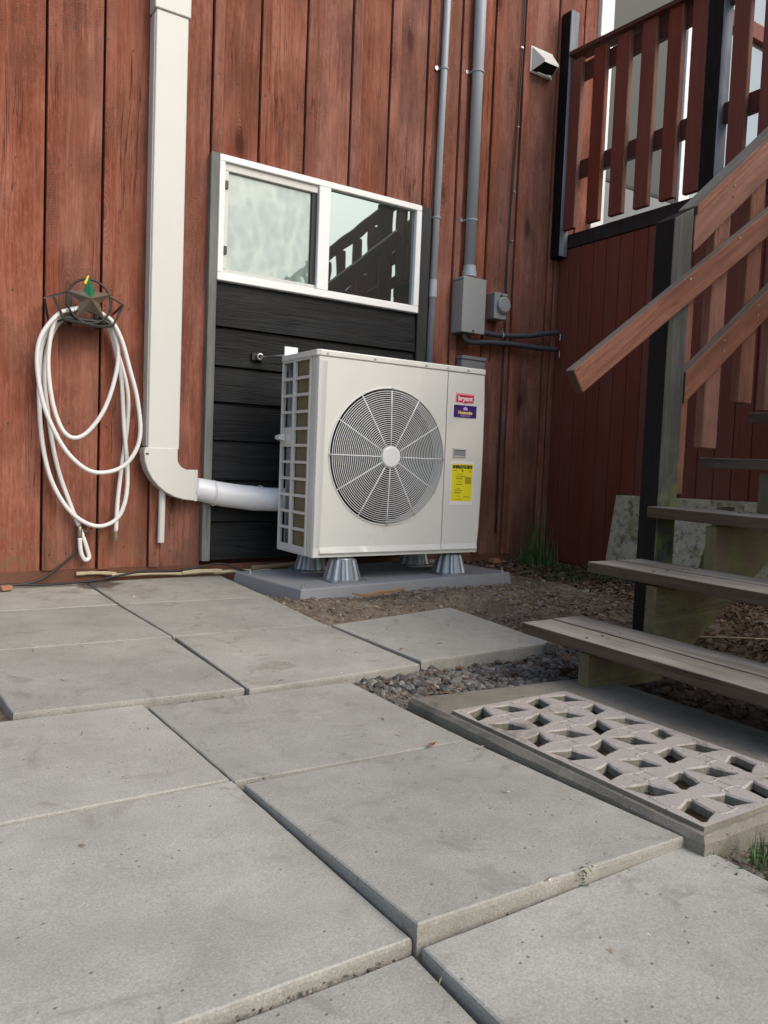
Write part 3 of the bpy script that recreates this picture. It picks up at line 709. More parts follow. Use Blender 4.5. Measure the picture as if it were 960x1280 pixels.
rings = [ring4(A, NS, -.17, .005, 1), ring4(A, NS, zt - .012, .006, 2), ring4(A, NS, zt, .004, 3, .012), ring4(B, NS, zt, .001, 4, -.003), ring4(B, NS, zt - .01, .0, 5), ring4(B, NS, -.3, 0, 6)]
N = NS * 4
for r in rings: slab.v += r
for a in range(5):
    slab.f += [(a * N + i, a * N + (i + 1) % N, (a + 1) * N + (i + 1) % N, (a + 1) * N + i) for i in range(N)]
slab.f.append(tuple(5 * N + i for i in range(N)))
slab.mi = [0] * len(slab.f)
o = obj('concrete_slab', slab, 'old_concrete')
tag(o, 'old stained concrete slab at the stair foot holding the pierced pink grate', 'slab')

def make_grate():
    """cast plate: concave diamond openings cut through it, low curved ribs on the webs between"""
    m = MB(); gx = (-.407, .010); gy = (-2.994, -2.240); z1, z0 = zt + .009, zt - .010
    nxc, nyc = 4, 7
    dx, dy = (gx[1] - gx[0]) / nxc, (gy[1] - gy[0]) / nyc
    cache = {}
    def V(x, y, z):
        key = (round(x, 5), round(y, 5), round(z, 5))
        if key not in cache: cache[key] = len(m.v); m.v.append((x, y, z))
        return cache[key]
    K = 32; holes = []; wall_f = []
    def rad(b, L, W, p): return 1 / ((abs(math.cos(b)) / L) ** p + (abs(math.sin(b)) / W) ** p) ** (1 / p)
    for i in range(nxc):
        for j in range(nyc):
            cx, cy = gx[0] + (i + .5) * dx, gy[0] + (j + .5) * dy
            th = (1 if (i + j) % 2 == 0 else -1) * math.pi / 4 + random.uniform(-.13, .13)
            L, W = (.064, .034) if (i * 3 + j * 5) % 7 not in (3, 6) else (.052, .030)
            sd = random.random() * 40; holes.append((cx, cy, th, L, W))
            sq, lip, hole, low = [], [], [], []
            for k in range(K):
                a = 2 * math.pi * k / K + math.pi / 4; c, sn = math.cos(a), math.sin(a); q = max(abs(c), abs(sn))
                sx_, sy_ = c / q * dx / 2, sn / q * dy / 2; sq.append((cx + sx_, cy + sy_)); rm = math.hypot(sx_, sy_)
                r = rad(a - th, L, W, .84) * (1 + .07 * noise.noise(Vector((math.cos(a) * 2 + sd, math.sin(a) * 2, 0))))
                for lst, e in ((hole, 0), (lip, .0045), (low, -.001)):
                    rr = min(r + e, rm * .97); lst.append((cx + c * rr, cy + sn * rr))
            A = [V(x, y, z1) for x, y in sq]; B = [V(x, y, z1 + .0006 * noise.noise(Vector((x * 60, y * 60, 1)))) for x, y in lip]; C_ = [V(x, y, z1 - .0035) for x, y in hole]; D = [V(x, y, z0) for x, y in low]
            for k in range(K):
                k2 = (k + 1) % K
                m.f += [(A[k], A[k2], B[k2], B[k]), (B[k], B[k2], C_[k2], C_[k]), (C_[k], C_[k2], D[k2], D[k])]; wall_f.append(len(m.f) - 1)
    def free(x, y):
        if not (gx[0] + .006 < x < gx[1] - .006 and gy[0] + .006 < y < gy[1] - .006): return False
        return all(math.hypot(x - cx, y - cy) > rad(math.atan2(y - cy, x - cx) - th, L, W, .84) + .007 for cx, cy, th, L, W in holes)
    for i in range(nxc + 1):
        for j in range(nyc + 1):
            if (i + j) % 2: continue
            cx, cy = gx[0] + i * dx, gy[0] + j * dy; run = []
            for k in range(97):
                a = 2 * math.pi * k / 96; x, y = cx + .090 * math.cos(a), cy + .090 * math.sin(a)
                if k < 96 and free(x, y): run.append((x, y, z1 - .0012))
                else:
                    if len(run) > 3: m.tube(run, [.0012] + [.0030] * (len(run) - 2) + [.0012], 6)
                    run = []
    k = len(m.f)
    for p, q in (((gx[0], gy[0]), (gx[1], gy[0])), ((gx[1], gy[0]), (gx[1], gy[1])), ((gx[1], gy[1]), (gx[0], gy[1])), ((gx[0], gy[1]), (gx[0], gy[0]))):
        o = len(m.v); m.v += [(*p, z0), (*q, z0), (*q, z1), (*p, z1)]; m.f.append((o, o + 1, o + 2, o + 3))
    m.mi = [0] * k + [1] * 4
    for q in wall_f: m.mi[q] = 1       # darker old concrete on the opening walls
    return m
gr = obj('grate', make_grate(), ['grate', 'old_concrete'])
tag(gr, 'pinkish cast concrete grate pierced with diamond openings at the stair foot', 'grate')

# ------------------------------------------------------------------ heat pump
HX0, HX1, HY0, HY1, HZ0, HZ1 = 0.0, .993, -.64, -.28, .170, 1.128
hp = thing('heat_pump', 'large cream white outdoor heat pump with round fan guard on a grey pad', 'heat pump', (.5, -.46, HZ0))
zc = HZ1 - .030
m = MB()
m.box(.004, HX1 - .004, HY0 + .006, HY0 + .020, HZ0 + .0, zc - .001)               # placeholder for the front skin, replaced below
casing = MB()
casing.box(.006, HX1 - .006, HY0 + .05, HY1, HZ0 + .002, HZ0 + .03)                 # base tray
casing.box(.03, HX1 - .004, HY1 - .02, HY1 - .003, HZ0 + .03, zc)                  # back
casing.box(HX1 - .012, HX1 - .004, HY0 + .012, HY1 - .02, HZ0 + .03, zc)           # right side
casing.box(.003, .020, HY0 + .004, HY0 + .052, HZ0, zc)                            # left front corner post
casing.box(.003, .018, HY1 - .014, HY1, HZ0, zc)                                   # left rear corner post
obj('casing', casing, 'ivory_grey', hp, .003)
box('inner_void', hp, 'void', .065, HX1 - .02, HY0 + .19, HY1 - .03, HZ0 + .04, zc - .01, 0)
cap = MB().prism_z([(-.006, HY0 - .004), (.012, HY0 - .016), (HX1 - .012, HY0 - .016), (HX1 + .002, HY0 - .002), (HX1 + .002, HY1 + .004), (-.006, HY1 + .004)], zc, HZ1)
cp = obj('top_cap', cap, 'ivory', hp, .006, bseg=3)
for x in (.045, .30, .60, .735, .865):
    o = obj('screw', MB().cyl((x, HY0 - .0155, zc + .013), (x, HY0 - .019, zc + .013), .005, 8), 'steel', cp)
# front skin with the round opening
FC = (.402, .652); FR = .328
YF = HY0 - .010
def front_panel():
    m = MB(); K = 96
    xa, xb, za, zb = .005, .742, HZ0 + .002, zc - .001
    outer = []
    for k in range(K):
        a = 2 * math.pi * k / K
        c, s = math.cos(a), math.sin(a)
        tx = ((xb - FC[0]) if c > 0 else (FC[0] - xa)) / max(abs(c), 1e-6); tz = ((zb - FC[1]) if s > 0 else (FC[1] - za)) / max(abs(s), 1e-6)
        t = min(tx, tz); outer.append((FC[0] + c * t, FC[1] + s * t))
    # snap nearest ring vertices to the true corners
    for cx, cz in ((xa, za), (xb, za), (xb, zb), (xa, zb)):
        k = min(range(K), key=lambda i: (outer[i][0] - cx) ** 2 + (outer[i][1] - cz) ** 2); outer[k] = (cx, cz)
    circ = lambda r, y: [(FC[0] + r * math.cos(2 * math.pi * k / K), y, FC[1] + r * math.sin(2 * math.pi * k / K)) for k in range(K)]
    R = [[(x, HY0 + .006, z) for x, z in outer], [(x, YF + .004, z) for x, z in outer], [(x + (.004 if x < FC[0] else -.002) * 1, YF, z) for x, z in outer], circ(FR + .007, YF), circ(FR + .0045, YF - .005), circ(FR, YF - .005), circ(FR - .004, YF + .012), circ(FR - .006, YF + .07)]
    for r in R: m.v += [tuple(p) for p in r]
    for a in range(len(R) - 1):
        m.f += [(a * K + k, (a + 1) * K + k, (a + 1) * K + (k + 1) % K, a * K + (k + 1) % K) for k in range(K)]
    m.mi = [0] * len(m.f)
    return m
fp = obj('front_panel', front_panel(), 'ivory', hp)
# shaped cheeks of the panel: a tapering raised border at the left and a pressed foot band
def curve_border():
    m = MB(); n = 24; vs = []
    for i in range(n + 1):
        u = i / n; z = HZ0 + .055 + u * (zc - HZ0 - .075)
        inx = .030 + .004 * math.sin(math.pi * u) + .010 * u * u
        vs += [(.006, YF - .0006, z), (inx - .008, YF - .0015, z), (inx, YF - .010, z), (inx + .004, YF - .0105, z)]
    fs = []
    for i in range(n):
        o = i * 4
        for k in range(3): fs.append((o + k, o + k + 1, o + k + 5, o + k + 4))
    return m.add(vs, fs)
obj('panel_border', curve_border(), 'ivory_grey', hp, smooth=True)
def bulge():      # the pressed field of the fan panel standing a little proud of the border
    m = MB(); n = 24; K = 96
    return m
foot = MB().hexa([(.036, YF - .008, HZ0 + .018), (.738, YF - .008, HZ0 + .018), (.738, YF, HZ0 + .018), (.036, YF, HZ0 + .018), (.036, YF - .012, HZ0 + .022), (.738, YF - .012, HZ0 + .022), (.738, YF, HZ0 + .052), (.036, YF, HZ0 + .052)])
obj('foot_band', foot, 'ivory', hp, .002)
# service panel at the right, edges slightly bowed
def service():
    m = MB(); n = 20; vs = []
    for i in range(n + 1):
        u = i / n; z = HZ0 + .002 + u * (zc - HZ0 - .003)
        bow = .012 * math.sin(math.pi * min(1, max(0, (u - .06) / .94))) ** .6 if u > .06 else 0
        xs = .746 if u > .055 else .746 - .018 * (1 - u / .055)
        xr = HX1 - .004 + bow
        vs += [(xs, YF + .012, z), (xs, YF, z), (xr - .012, YF - .001, z), (xr, YF + .010, z), (xr - .004, HY0 + .05, z)]
    fs = []
    for i in range(n):
        o = i * 5
        for k in range(4): fs.append((o + k, o + k + 1, o + k + 6, o + k + 5))
    return m.add(vs, fs)
sp = obj('service_panel', service(), 'ivory', hp)
fb2 = MB().hexa([(.742, YF - .008, HZ0 + .018), (.975, YF - .008, HZ0 + .018), (.975, YF, HZ0 + .018), (.742, YF, HZ0 + .018), (.742, YF - .012, HZ0 + .022), (.975, YF - .012, HZ0 + .022), (.975, YF, HZ0 + .052), (.742, YF, HZ0 + .052)])
obj('foot_band', fb2, 'ivory', hp, .002)
# recessed pull handle
ph = obj('pull_handle', MB().box(.793, .878, YF - .006, YF + .001, .704, .713).box(.793, .878, YF - .006, YF + .001, .666, .673).box(.793, .799, YF - .006, YF + .001, .6735, .7035).box(.872, .878, YF - .006, YF + .001, .6735, .7035), 'ivory_grey', hp, .001)
box('handle_recess', ph, 'galv', .7995, .8715, YF - .0025, YF - .0011, .6735, .7035, 0)
# fan guard
m = MB()
for i in range(27):
    r = .056 + (FR - .012 - .056) * i / 26
    m.tube([(FC[0] + r * math.cos(2 * math.pi * k / 72), YF - .004 - .012 * (1 - (r / FR) ** 2), FC[1] + r * math.sin(2 * math.pi * k / 72)) for k in range(72)], .0021, 4, closed=True)
rg = obj('guard_rings', m, 'guard', hp, smooth=True, kind='stuff')
for k in range(12):
    a = math.pi / 6 * k
    obj('guard_spoke', MB().tube([(FC[0] + r * math.cos(a), YF - .0055 - .012 * (1 - (r / FR) ** 2), FC[1] + r * math.sin(a)) for r in (.045, .14, .23, FR + .002)], .0028, 5), 'guard', hp, smooth=True)
hb = MB().tube([(FC[0], YF - .012, FC[1]), (FC[0], YF - .024, FC[1]), (FC[0], YF - .027, FC[1])], [.052, .051, .044], 32)
obj('guard_hub', hb, 'guard', hp)
for k in range(4):
    a = math.pi / 2 * k
    obj('screw', MB().cyl((FC[0] + (FR + .0) * math.cos(a), YF - .004, FC[1] + FR * math.sin(a)), (FC[0] + FR * math.cos(a), YF - .012, FC[1] + FR * math.sin(a)), .006, 8), 'steel', hp)
for k in range(3):      # three swept blades
    m = MB(); vs = []
    nr, na = 7, 7
    for i in range(nr):
        r = .06 + (FR - .03 - .06) * i / (nr - 1)
        for j in range(na):
            a = k * 2 * math.pi / 3 + (j / (na - 1) - .5) * (1.25 + .35 * i / nr) + .35 * i / nr
            vs.append((FC[0] + r * math.cos(a), YF + .085 + .09 * (j / (na - 1) - .5), FC[1] + r * math.sin(a)))
    m.add(vs, [(i * na + j, i * na + j + 1, (i + 1) * na + j + 1, (i + 1) * na + j) for i in range(nr - 1) for j in range(na - 1)])
    fbq = obj('fan_blade', m, 'fan_black', hp, smooth=True)
    sol = fbq.modifiers.new('thick', 'SOLIDIFY'); sol.thickness = .004
obj('fan_hub', MB().cyl((FC[0], YF + .03, FC[1]), (FC[0], YF + .15, FC[1]), .07, 24), 'fan_black', hp)
# left side: open grille over the coil
gy0, gy1 = HY0 + .066, HY1 - .012
ymid = -.418
gt, gb = 1.088, .212
m = MB()
m.box(-.004, .010, gy0 - .012, gy1 + .010, gt, zc - .001).box(-.004, .010, gy0 - .012, gy1 + .010, HZ0 + .003, gb)
m.box(-.004, .010, gy0 - .012, gy0 + .002, gb, gt).box(-.004, .010, gy1 - .004, gy1 + .010, gb, gt).box(-.007, .010, ymid - .012, ymid + .008, gb, gt)
m.box(-.007, -.004, gy0 + .02, gy1 - .02, HZ0 + .012, HZ0 + .020)
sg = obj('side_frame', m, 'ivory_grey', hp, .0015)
rows = 11
for i in range(1, rows):
    z = gb + (gt - gb) * i / rows
    if i not in (6, 7) : obj('grille_bar', MB().box(-.003, .008, ymid + .0085, gy1 - .0045, z - .007, z + .007), 'ivory_grey', hp, .001)
    obj('grille_bar', MB().box(-.003, .008, gy0 + .0025, ymid - .0125, z - .007, z + .007), 'ivory_grey', hp, .001)
z6, z7 = gb + (gt - gb) * 6 / rows, gb + (gt - gb) * 7 / rows
box('grip_plate', hp, 'ivory_grey', -.003, .008, ymid + .0085, gy1 - .0045, z6 - .007, z7 + .007, .001)
hq = MB().hexa([(-.040, gy1 - .05, z6 + .028), (-.0035, gy1 - .05, z6 + .02), (-.0035, gy1 - .006, z6 + .02), (-.040, gy1 - .006, z6 + .028), (-.040, gy1 - .05, z6 + .045), (-.0035, gy1 - .05, z6 + .058), (-.0035, gy1 - .006, z6 + .058), (-.040, gy1 - .006, z6 + .045)])
obj('grip', hq, 'ivory_grey', hp, .002)
box('coil', hp, 'coil_olive', .0125, .04, gy0 - .005, ymid + .012, gb - .0, gt, 0)
m = MB()
for i in range(0, 44):
    z = gb + .002 + (gt - gb) * i / 44.2
    m.box(.0113, .0130, gy0 - .004, ymid + .011, z, z + .0025)
obj('coil_fin', m, 'coil_olive', hp, kind='stuff')
for yy in (ymid + .075, ymid + .095, ymid + .115, gy1 + .001, gy1 - .014):
    obj('coil_tube', MB().cyl((.035, yy, gb - .02), (.035, yy, gt + .01), .0065, 8), 'coil_grey', hp, smooth=True)
box('baffle', hp, 'ivory', .030, .034, ymid + .0125, ymid + .050, gb - .01, gt, .001)
# stickers
YS = YF - .0016
st = obj('brand_sticker', MB().prism_y([(.795, .945), (.835, .9445), (.857, .9385), (.879, .9445), (.9165, .945), (.9185, .995), (.797, .995)], YS, YF - .0003), 'pink_print', hp)
obj('sticker_field', MB().prism_y([(.800, .949), (.838, .9485), (.857, .9435), (.876, .9485), (.9115, .949), (.913, .986), (.802, .986)], YS - .0004, YS - .0001), 'red_print', st)
text('lettering', 'bryant', 'white_print', st, .858, YS - .0006, .9675, .034, .094, bold=.0012)
pl = obj('dealer_sticker', MB().box(.784, .938, YS, YF - .0003, .867, .9365), 'white_print', hp)
obj('sticker_field', MB().box(.7865, .9355, YS - .0004, YS - .0001, .8695, .934), 'purple_print', pl)
text('lettering', 'Housewise', 'gold_print', pl, .861, YS - .0007, .896, .024, .092, bold=.001)
text('lettering', 'THERMOSTAT', 'lilac_print', pl, .862, YS - .0007, .8795, .010, .066)
obj('house_mark', MB().prism_y([(.848, .909), (.876, .909), (.876, .918), (.862, .928), (.848, .918)], YS - .0007, YS - .0005), 'lilac_print', pl)
yl = obj('energy_sticker', MB().box(.783, .934, YS, YF - .0003, .421, .646), 'white_print', hp)
obj('sticker_field', MB().box(.791, .929, YS - .0004, YS - .0001, .440, .632), 'yellow_print', yl)
text('lettering', 'ENERGYGUIDE', 'black_print', yl, .860, YS - .0007, .6165, .022, .128, bold=.0014)
obj('arrow_mark', MB().prism_y([(.8615, .590), (.869, .599), (.863, .599), (.863, .607), (.860, .607), (.860, .599), (.854, .599)], YS - .0007, YS - .0005), 'black_print', yl)
for (xx, zz, ww, hh) in [(.812, .598, .026, .003), (.912, .594, .022, .004), (.846, .578, .03, .004), (.848, .568, .062, .005), (.842, .557, .042, .007), (.90, .548, .04, .036), (.842, .540, .03, .003), (.843, .527, .04, .006), (.838, .505, .022, .004), (.836, .496, .05, .005), (.834, .484, .045, .007), (.836, .466, .034, .003), (.892, .463, .038, .005), (.838, .450, .05, .003)]:
    obj('print_line', MB().box(xx - ww / 2, xx + ww / 2, YS - .0006, YS - .0004, zz - hh / 2, zz + hh / 2), 'ochre_print', yl)

# pad and risers
PA = math.atan2(.144, 1.344)
def padpt(u, v): return (-.124 + u * math.cos(PA) - v * math.sin(PA), -.797 + u * math.sin(PA) + v * math.cos(PA))
pp = [padpt(0, 0), padpt(1.352, 0), padpt(1.352, .60), padpt(0, .60)]
pq = [padpt(-.012, -.012), padpt(1.364, -.012), padpt(1.364, .612), padpt(-.012, .612)]
pm = MB().hexa([(*p, -.03) for p in pq] + [(*p, .055) for p in pp])
pad = obj('equipment_pad', pm, 'pad', None, .006, bseg=2)
tag(pad, 'grey composite equipment pad lying on the gravel under the heat pump', 'pad')
bolts = [padpt(.03, .03), padpt(.03, .5), padpt(1.32, .03)]
for (x, yy) in bolts:
    b_ = obj('pad_bolt', MB().cyl((x, yy, .055), (x, yy, .078), .0055, 8).cyl((x, yy, .0551), (x, yy, .064), .010, 6), 'steel', pad)
def make_riser(cx, cy, name='riser'):
    m = MB(); K = 48; prof = [(.108, .0555), (.108, .060), (.096, .062), (.087, .066), (.072, .120), (.062, .156), (.058, .160), (.056, .1635)]
    for r, z in prof:
        for k in range(K):
            a = 2 * math.pi * k / K
            fl = 1 + (.045 * (1 if (k % 4) < 2 else -1) if .062 < z < .158 else 0)
            if r > .09:  # square flange
                c, s = math.cos(a), math.sin(a); q = .098 / max(abs(c), abs(s)); q = min(q, .122)
                m.v.append((cx + c * q, cy + s * q, z))
            else: m.v.append((cx + r * fl * math.cos(a), cy + r * fl * math.sin(a), z))
    for i in range(len(prof) - 1): m.f += [(i * K + k, i * K + (k + 1) % K, (i + 1) * K + (k + 1) % K, (i + 1) * K + k) for k in range(K)]
    m.f.append(tuple((len(prof) - 1) * K + k for k in range(K))); m.mi = [0] * len(m.f)
    return m
for (cx, cy, lab) in [(.188, -.610, 'silver fluted riser under the near left corner of the heat pump'), (.858, -.575, 'silver fluted riser under the near right corner of the heat pump'), (.205, -.262, 'silver fluted riser in shade under the rear left of the heat pump'), (.872, -.235, 'silver fluted riser in shade under the rear right of the heat pump')]:
    t = thing('riser', lab, 'riser', (cx, cy, .055), 'risers under the heat pump')
    obj('fluted_cone', make_riser(cx, cy), 'riser', t)
    obj('bracket', MB().box(cx - .03, cx + .05, cy - .012, cy + .03, .1645, .1700).box(cx - .022, cx + .022, cy - .02, cy + .02, .1595, .1641), 'ivory', t, .001)
    obj('bolt', MB().cyl((cx - .04, cy - .03, .150), (cx - .04, cy - .03, .1695), .004, 8), 'steel', t)

# ------------------------------------------------------------------ line-set cover, wrapped pipe, drain
cov = thing('line_cover', 'white line-set cover running down the wall beside the window', 'pipe cover', (-.52, -.04, 1.5))
D = -.082
box('duct', cov, 'white_pvc', -.598, -.446, D, .0, .648, 2.672, .004)
obj('duct_lip', MB().box(-.603, -.5975, D + .012, .0, .66, 2.66), 'white_pvc', cov, .001)
obj('coupling', MB().box(-.607, -.437, D - .008, .0, 2.672, 2.80), 'white_pvc', cov, .004)
box('duct', cov, 'white_pvc', -.598, -.446, D, .0, 2.8005, 5.2, .004)
pts = [(-.612, .652)]
for k in range(9):
    a = math.pi + (math.pi / 2) * k / 8
    pts.append((-.372 + .245 * math.cos(a), .632 + .232 * math.sin(a)))
pts += [(-.362, .400), (-.362, .549), (-.412, .552)]
for k in range(1, 5):
    a = -math.pi / 2 - (math.pi / 2) * k / 5
    pts.append((-.402 + .052 * math.cos(a), .604 + .052 * math.sin(a)))
pts += [(-.454, .612), (-.454, .652)]
obj('elbow', MB().prism_y(pts, D - .006, .0), 'white_pvc', cov, .003)
obj('elbow_collar', MB().box(-.366, -.352, D - .008, -.001, .397, .552), 'white_pvc', cov, .002)
for (x, z) in ((-.602, .622), (-.43, .402)): obj('clip', MB().box(x - .006, x + .006, D - .0085, D - .006, z - .004, z + .004), 'black_print', cov)
P = smooth_path([(-.350, -.045, .458), (-.30, -.05, .448), (-.20, -.06, .430), (-.09, -.075, .418), (.0, -.10, .411), (.10, -.15, .412), (.22, -.23, .42)], 6)
rad = [0.055 + .0006 * math.sin(i * .7) + .008 * math.sin(math.pi * i / len(P)) for i in range(len(P))]
o = obj('wrapped_pipe', MB().tube(P, rad, 18), 'white_wrap', None, smooth=True)
tag(o, 'white wrapped refrigerant pipe sagging from the cover elbow to the heat pump', 'pipe')
for x, z in ((-.26, .383), (-.005, .36)):
    tie = obj('cable_tie', MB().tube([(x, -.066 + .062 * math.cos(a) if False else -.064 + .064 * math.cos(a), z + .055 + .064 * math.sin(a)) for a in [2 * math.pi * k / 20 for k in range(20)]], .0025, 4, closed=True), 'white_print', o)
o = obj('drain_pipe', MB().tube([(-.508, -.032, .52), (-.511, -.032, .19)], .0165, 14), 'white_pvc', None, smooth=False)
tag(o, 'thin white drain pipe hanging below the cover elbow', 'pipe')

# ------------------------------------------------------------------ conduits, boxes, cables on the wall
def conduit(name, label, pts, r, straps, couplings, grp):
    t = thing(name, label, 'conduit', pts[0], grp)
    obj('pipe', MB().tube(pts, r, 16), 'conduit', t, smooth=True)
    xa, ya, za = pts[0]; xb, yb, zb = pts[-1]
    at = lambda z: xa + (xb - xa) * (z - za) / (zb - za)
    for z in straps:
        x = at(z)
        s = obj('strap', MB().tube([(x - r * 1.02 + 0, -.004, z)] + [(x + (r + .002) * math.cos(a), ya - (r + .002) * math.sin(a), z) for a in [math.pi * (1 - k / 10) for k in range(11)]] + [(x + r * 1.02, -.004, z)], .0055, 4), 'conduit', t)
        obj('strap_tab', MB().cyl((x - r - .018, -.001, z), (x - r - .018, -.013, z), .013, 10).box(x - r - .018, x - r, -.012, -.004, z - .006, z + .006), 'steel', s)
    for z in couplings:
        x = at(z); obj('coupling', MB().tube([(x, ya, z - .05), (x, ya, z + .05)], r + .0035, 16), 'conduit', t)
conduit('conduit_pipe', 'thin grey conduit running up the wall between window and thick conduit', [(1.068, -.03, 1.10), (1.110, -.03, 4.9)], .020, (2.07, 2.92, 3.75), (1.66,), 'grey conduits on the wall')
conduit('conduit_pipe', 'thick grey conduit rising from the junction box up the wall', [(1.330, -.044, 1.80), (1.322, -.044, 4.9)], .034, (2.10, 2.965, 3.8), (), 'grey conduits on the wall')
jb = thing('junction_box', 'tall grey electrical junction box at the foot of the thick conduit', 'electrical box', (1.32, -.06, 1.6))
obj('box_body', MB().box(1.236, 1.400, -.112, -.0095, 1.422, 1.732), 'galv', jb, .003)
obj('box_lid', MB().box(1.230, 1.406, -.120, -.1125, 1.420, 1.746).box(1.232, 1.404, -.112, -.010, 1.7325, 1.746), 'galv', jb, .002)
obj('threaded_hub', MB().tube([(1.330, -.044, 1.746), (1.330, -.044, 1.765), (1.330, -.044, 1.766), (1.330, -.044, 1.80), (1.330, -.044, 1.801), (1.330, -.044, 1.83)], [.031, .031, .044, .044, .038, .038], 20), 'conduit', jb)
obj('lid_screw', MB().cyl((1.318, -.1195, 1.432), (1.318, -.126, 1.432), .006, 8), 'black_print', jb)
ob = thing('outlet_box', 'small grey weatherproof outlet box with round flap right of the junction box', 'electrical box', (1.55, -.05, 1.6))
obj('box_body', MB().box(1.506, 1.606, -.085, -.0095, 1.538, 1.698), 'galv', ob, .003)
lid = MB().tube([(1.572, -.0855, 1.625), (1.572, -.102, 1.625), (1.572, -.108, 1.625)], [.050, .050, .042], 24).box(1.555, 1.589, -.100, -.0856, 1.572, 1.585).box(1.550, 1.594, -.104, -.0856, 1.678, 1.690)
obj('flap_lid', lid, 'galv', ob, .001)
def flex(pts, lab):
    P = smooth_path(pts, 8); t = thing('flexible_conduit', lab, 'conduit', pts[0], 'slate flexible conduits by the junction box')
    obj('sleeve', MB().tube(P, .0175, 12), 'flex', t, smooth=True)
    a, b = Vector(P[-2]), Vector(P[-1])
    obj('wire_end', MB().tube(smooth_path([b, b + (b - a).normalized() * .02 + Vector((0, 0, -.01)), b + Vector((.012, -.01, -.05))], 4), .002, 5), 'steel', t)
    return t
tf = flex([(1.395, -.055, 1.452), (1.46, -.055, 1.446), (1.60, -.055, 1.447), (1.80, -.06, 1.468), (1.96, -.075, 1.50), (2.05, -.09, 1.515)], 'upper slate grey flexible conduit stub reaching right to the corner')
flex([(1.29, -.075, 1.42), (1.292, -.075, 1.395), (1.315, -.075, 1.375), (1.37, -.07, 1.376), (1.52, -.06, 1.392), (1.70, -.06, 1.402), (1.90, -.07, 1.402), (2.05, -.09, 1.405)], 'lower slate grey flexible conduit leaving the bottom of the junction box')
obj('clamp', MB().tube([(1.60, -.055 + .021 * math.cos(a), 1.447 + .021 * math.sin(a)) for a in [2 * math.pi * k / 14 for k in range(14)]], .004, 5, closed=True).box(1.594, 1.606, -.06, -.05, 1.468, 1.49), 'steel', tf)
db = thing('disconnect_box', 'grey metal box on the wall just behind the heat pump top', 'electrical box', (1.38, -.05, 1.2))
obj('box_body', MB().box(1.288, 1.470, -.064, -.0095, 1.00, 1.270), 'galv_dark', db, .003)
obj('box_lid', MB().box(1.284, 1.474, -.070, -.010, 1.2705, 1.292), 'galv_dark', db, .002)
P = [(1.698, -.014, 5.0), (1.698, -.014, 3.4), (1.690, -.014, 2.9), (1.668, -.014, 2.4), (1.655, -.014, 1.9), (1.663, -.014, 1.56), (1.662, -.014, 1.05), (1.668, -.014, .2)]
o = obj('cable', MB().tube(smooth_path(P, 6), .0055, 6), 'rubber', None, smooth=True); tag(o, 'thin black cable stapled down the wall beside the vent hood', 'cable')
for z in (3.23, 2.75, 2.35): inst(obj('staple', MB().box(1.672, 1.690, -.021, -.009, z, z + .006), 'steel', o), o, (0, 0, -.3)) if z == 2.35 else obj('staple', MB().box(1.68, 1.698, -.021, -.009, z, z + .006), 'steel', o)
# vent hood
vh = thing('vent_hood', 'white plastic vent hood high on the wall near the deck post', 'vent', (1.87, -.06, 3.15))
obj('flange', MB().box(1.766, 1.954, -.016, -.0015, 3.112, 3.272), 'white_pvc', vh, .002)
vx0, vx1, vz0, vz1, vd = 1.774, 1.946, 3.118, 3.265, .100
m = MB().add([(vx0, -.0165, vz1), (vx1, -.0165, vz1), (1.806, -vd, 3.167), (1.928, -vd, 3.167), (vx0, -.0165, vz0), (vx1, -.0165, vz0), (1.806, -vd, 3.152), (1.928, -vd, 3.152)], [(0, 2, 3, 1), (2, 6, 7, 3), (0, 4, 6, 2), (1, 3, 7, 5)])
hd = obj('hood', m, 'white_pvc', vh); sdm = hd.modifiers.new('thick', 'SOLIDIFY'); sdm.thickness = .004; sdm.offset = -1
obj('damper', MB().add([(vx0 + .006, -.02, vz0 + .004), (vx1 - .006, -.02, vz0 + .004), (1.922, -vd + .006, 3.156), (1.812, -vd + .006, 3.156)], [(0, 1, 2, 3)]), 'void', vh)
obj('hinge_pin', MB().cyl((vx0 + .03, -.045, vz0 - .012), (vx1 - .05, -.045, vz0 - .012), .004, 6).cyl((vx1 - .056, -.045, vz0 - .012), (vx1 - .036, -.045, vz0 - .012), .011, 8), 'white_pvc', vh)
# hook rod on the black planks
hr = thing('hook_rod', 'steel hook rod fixed to the black planks left of the heat pump top', 'hook', (-.05, -.05, 1.15))
obj('plate', MB().box(-.060, .004, -.036, -.026, 1.125, 1.165), 'black_print', hr, .002)
obj('rod', MB().tube([(-.018, -.055, 1.143), (.06, -.14, 1.150), (.12, -.262, 1.150)], .006, 8), 'steel', hr, smooth=True)
obj('eye', MB().tube([(-.02 + .014 * math.cos(a), -.048, 1.144 + .014 * math.sin(a)) for a in [2 * math.pi * k / 14 for k in range(14)]], .006, 6, closed=True), 'steel', hr, smooth=True)
obj('bracket', MB().box(.010, .082, -.276, -.268, 1.125, 1.178).box(.010, .082, -.30, -.2765, 1.1285, 1.1325), 'white_vinyl', hr, .002)

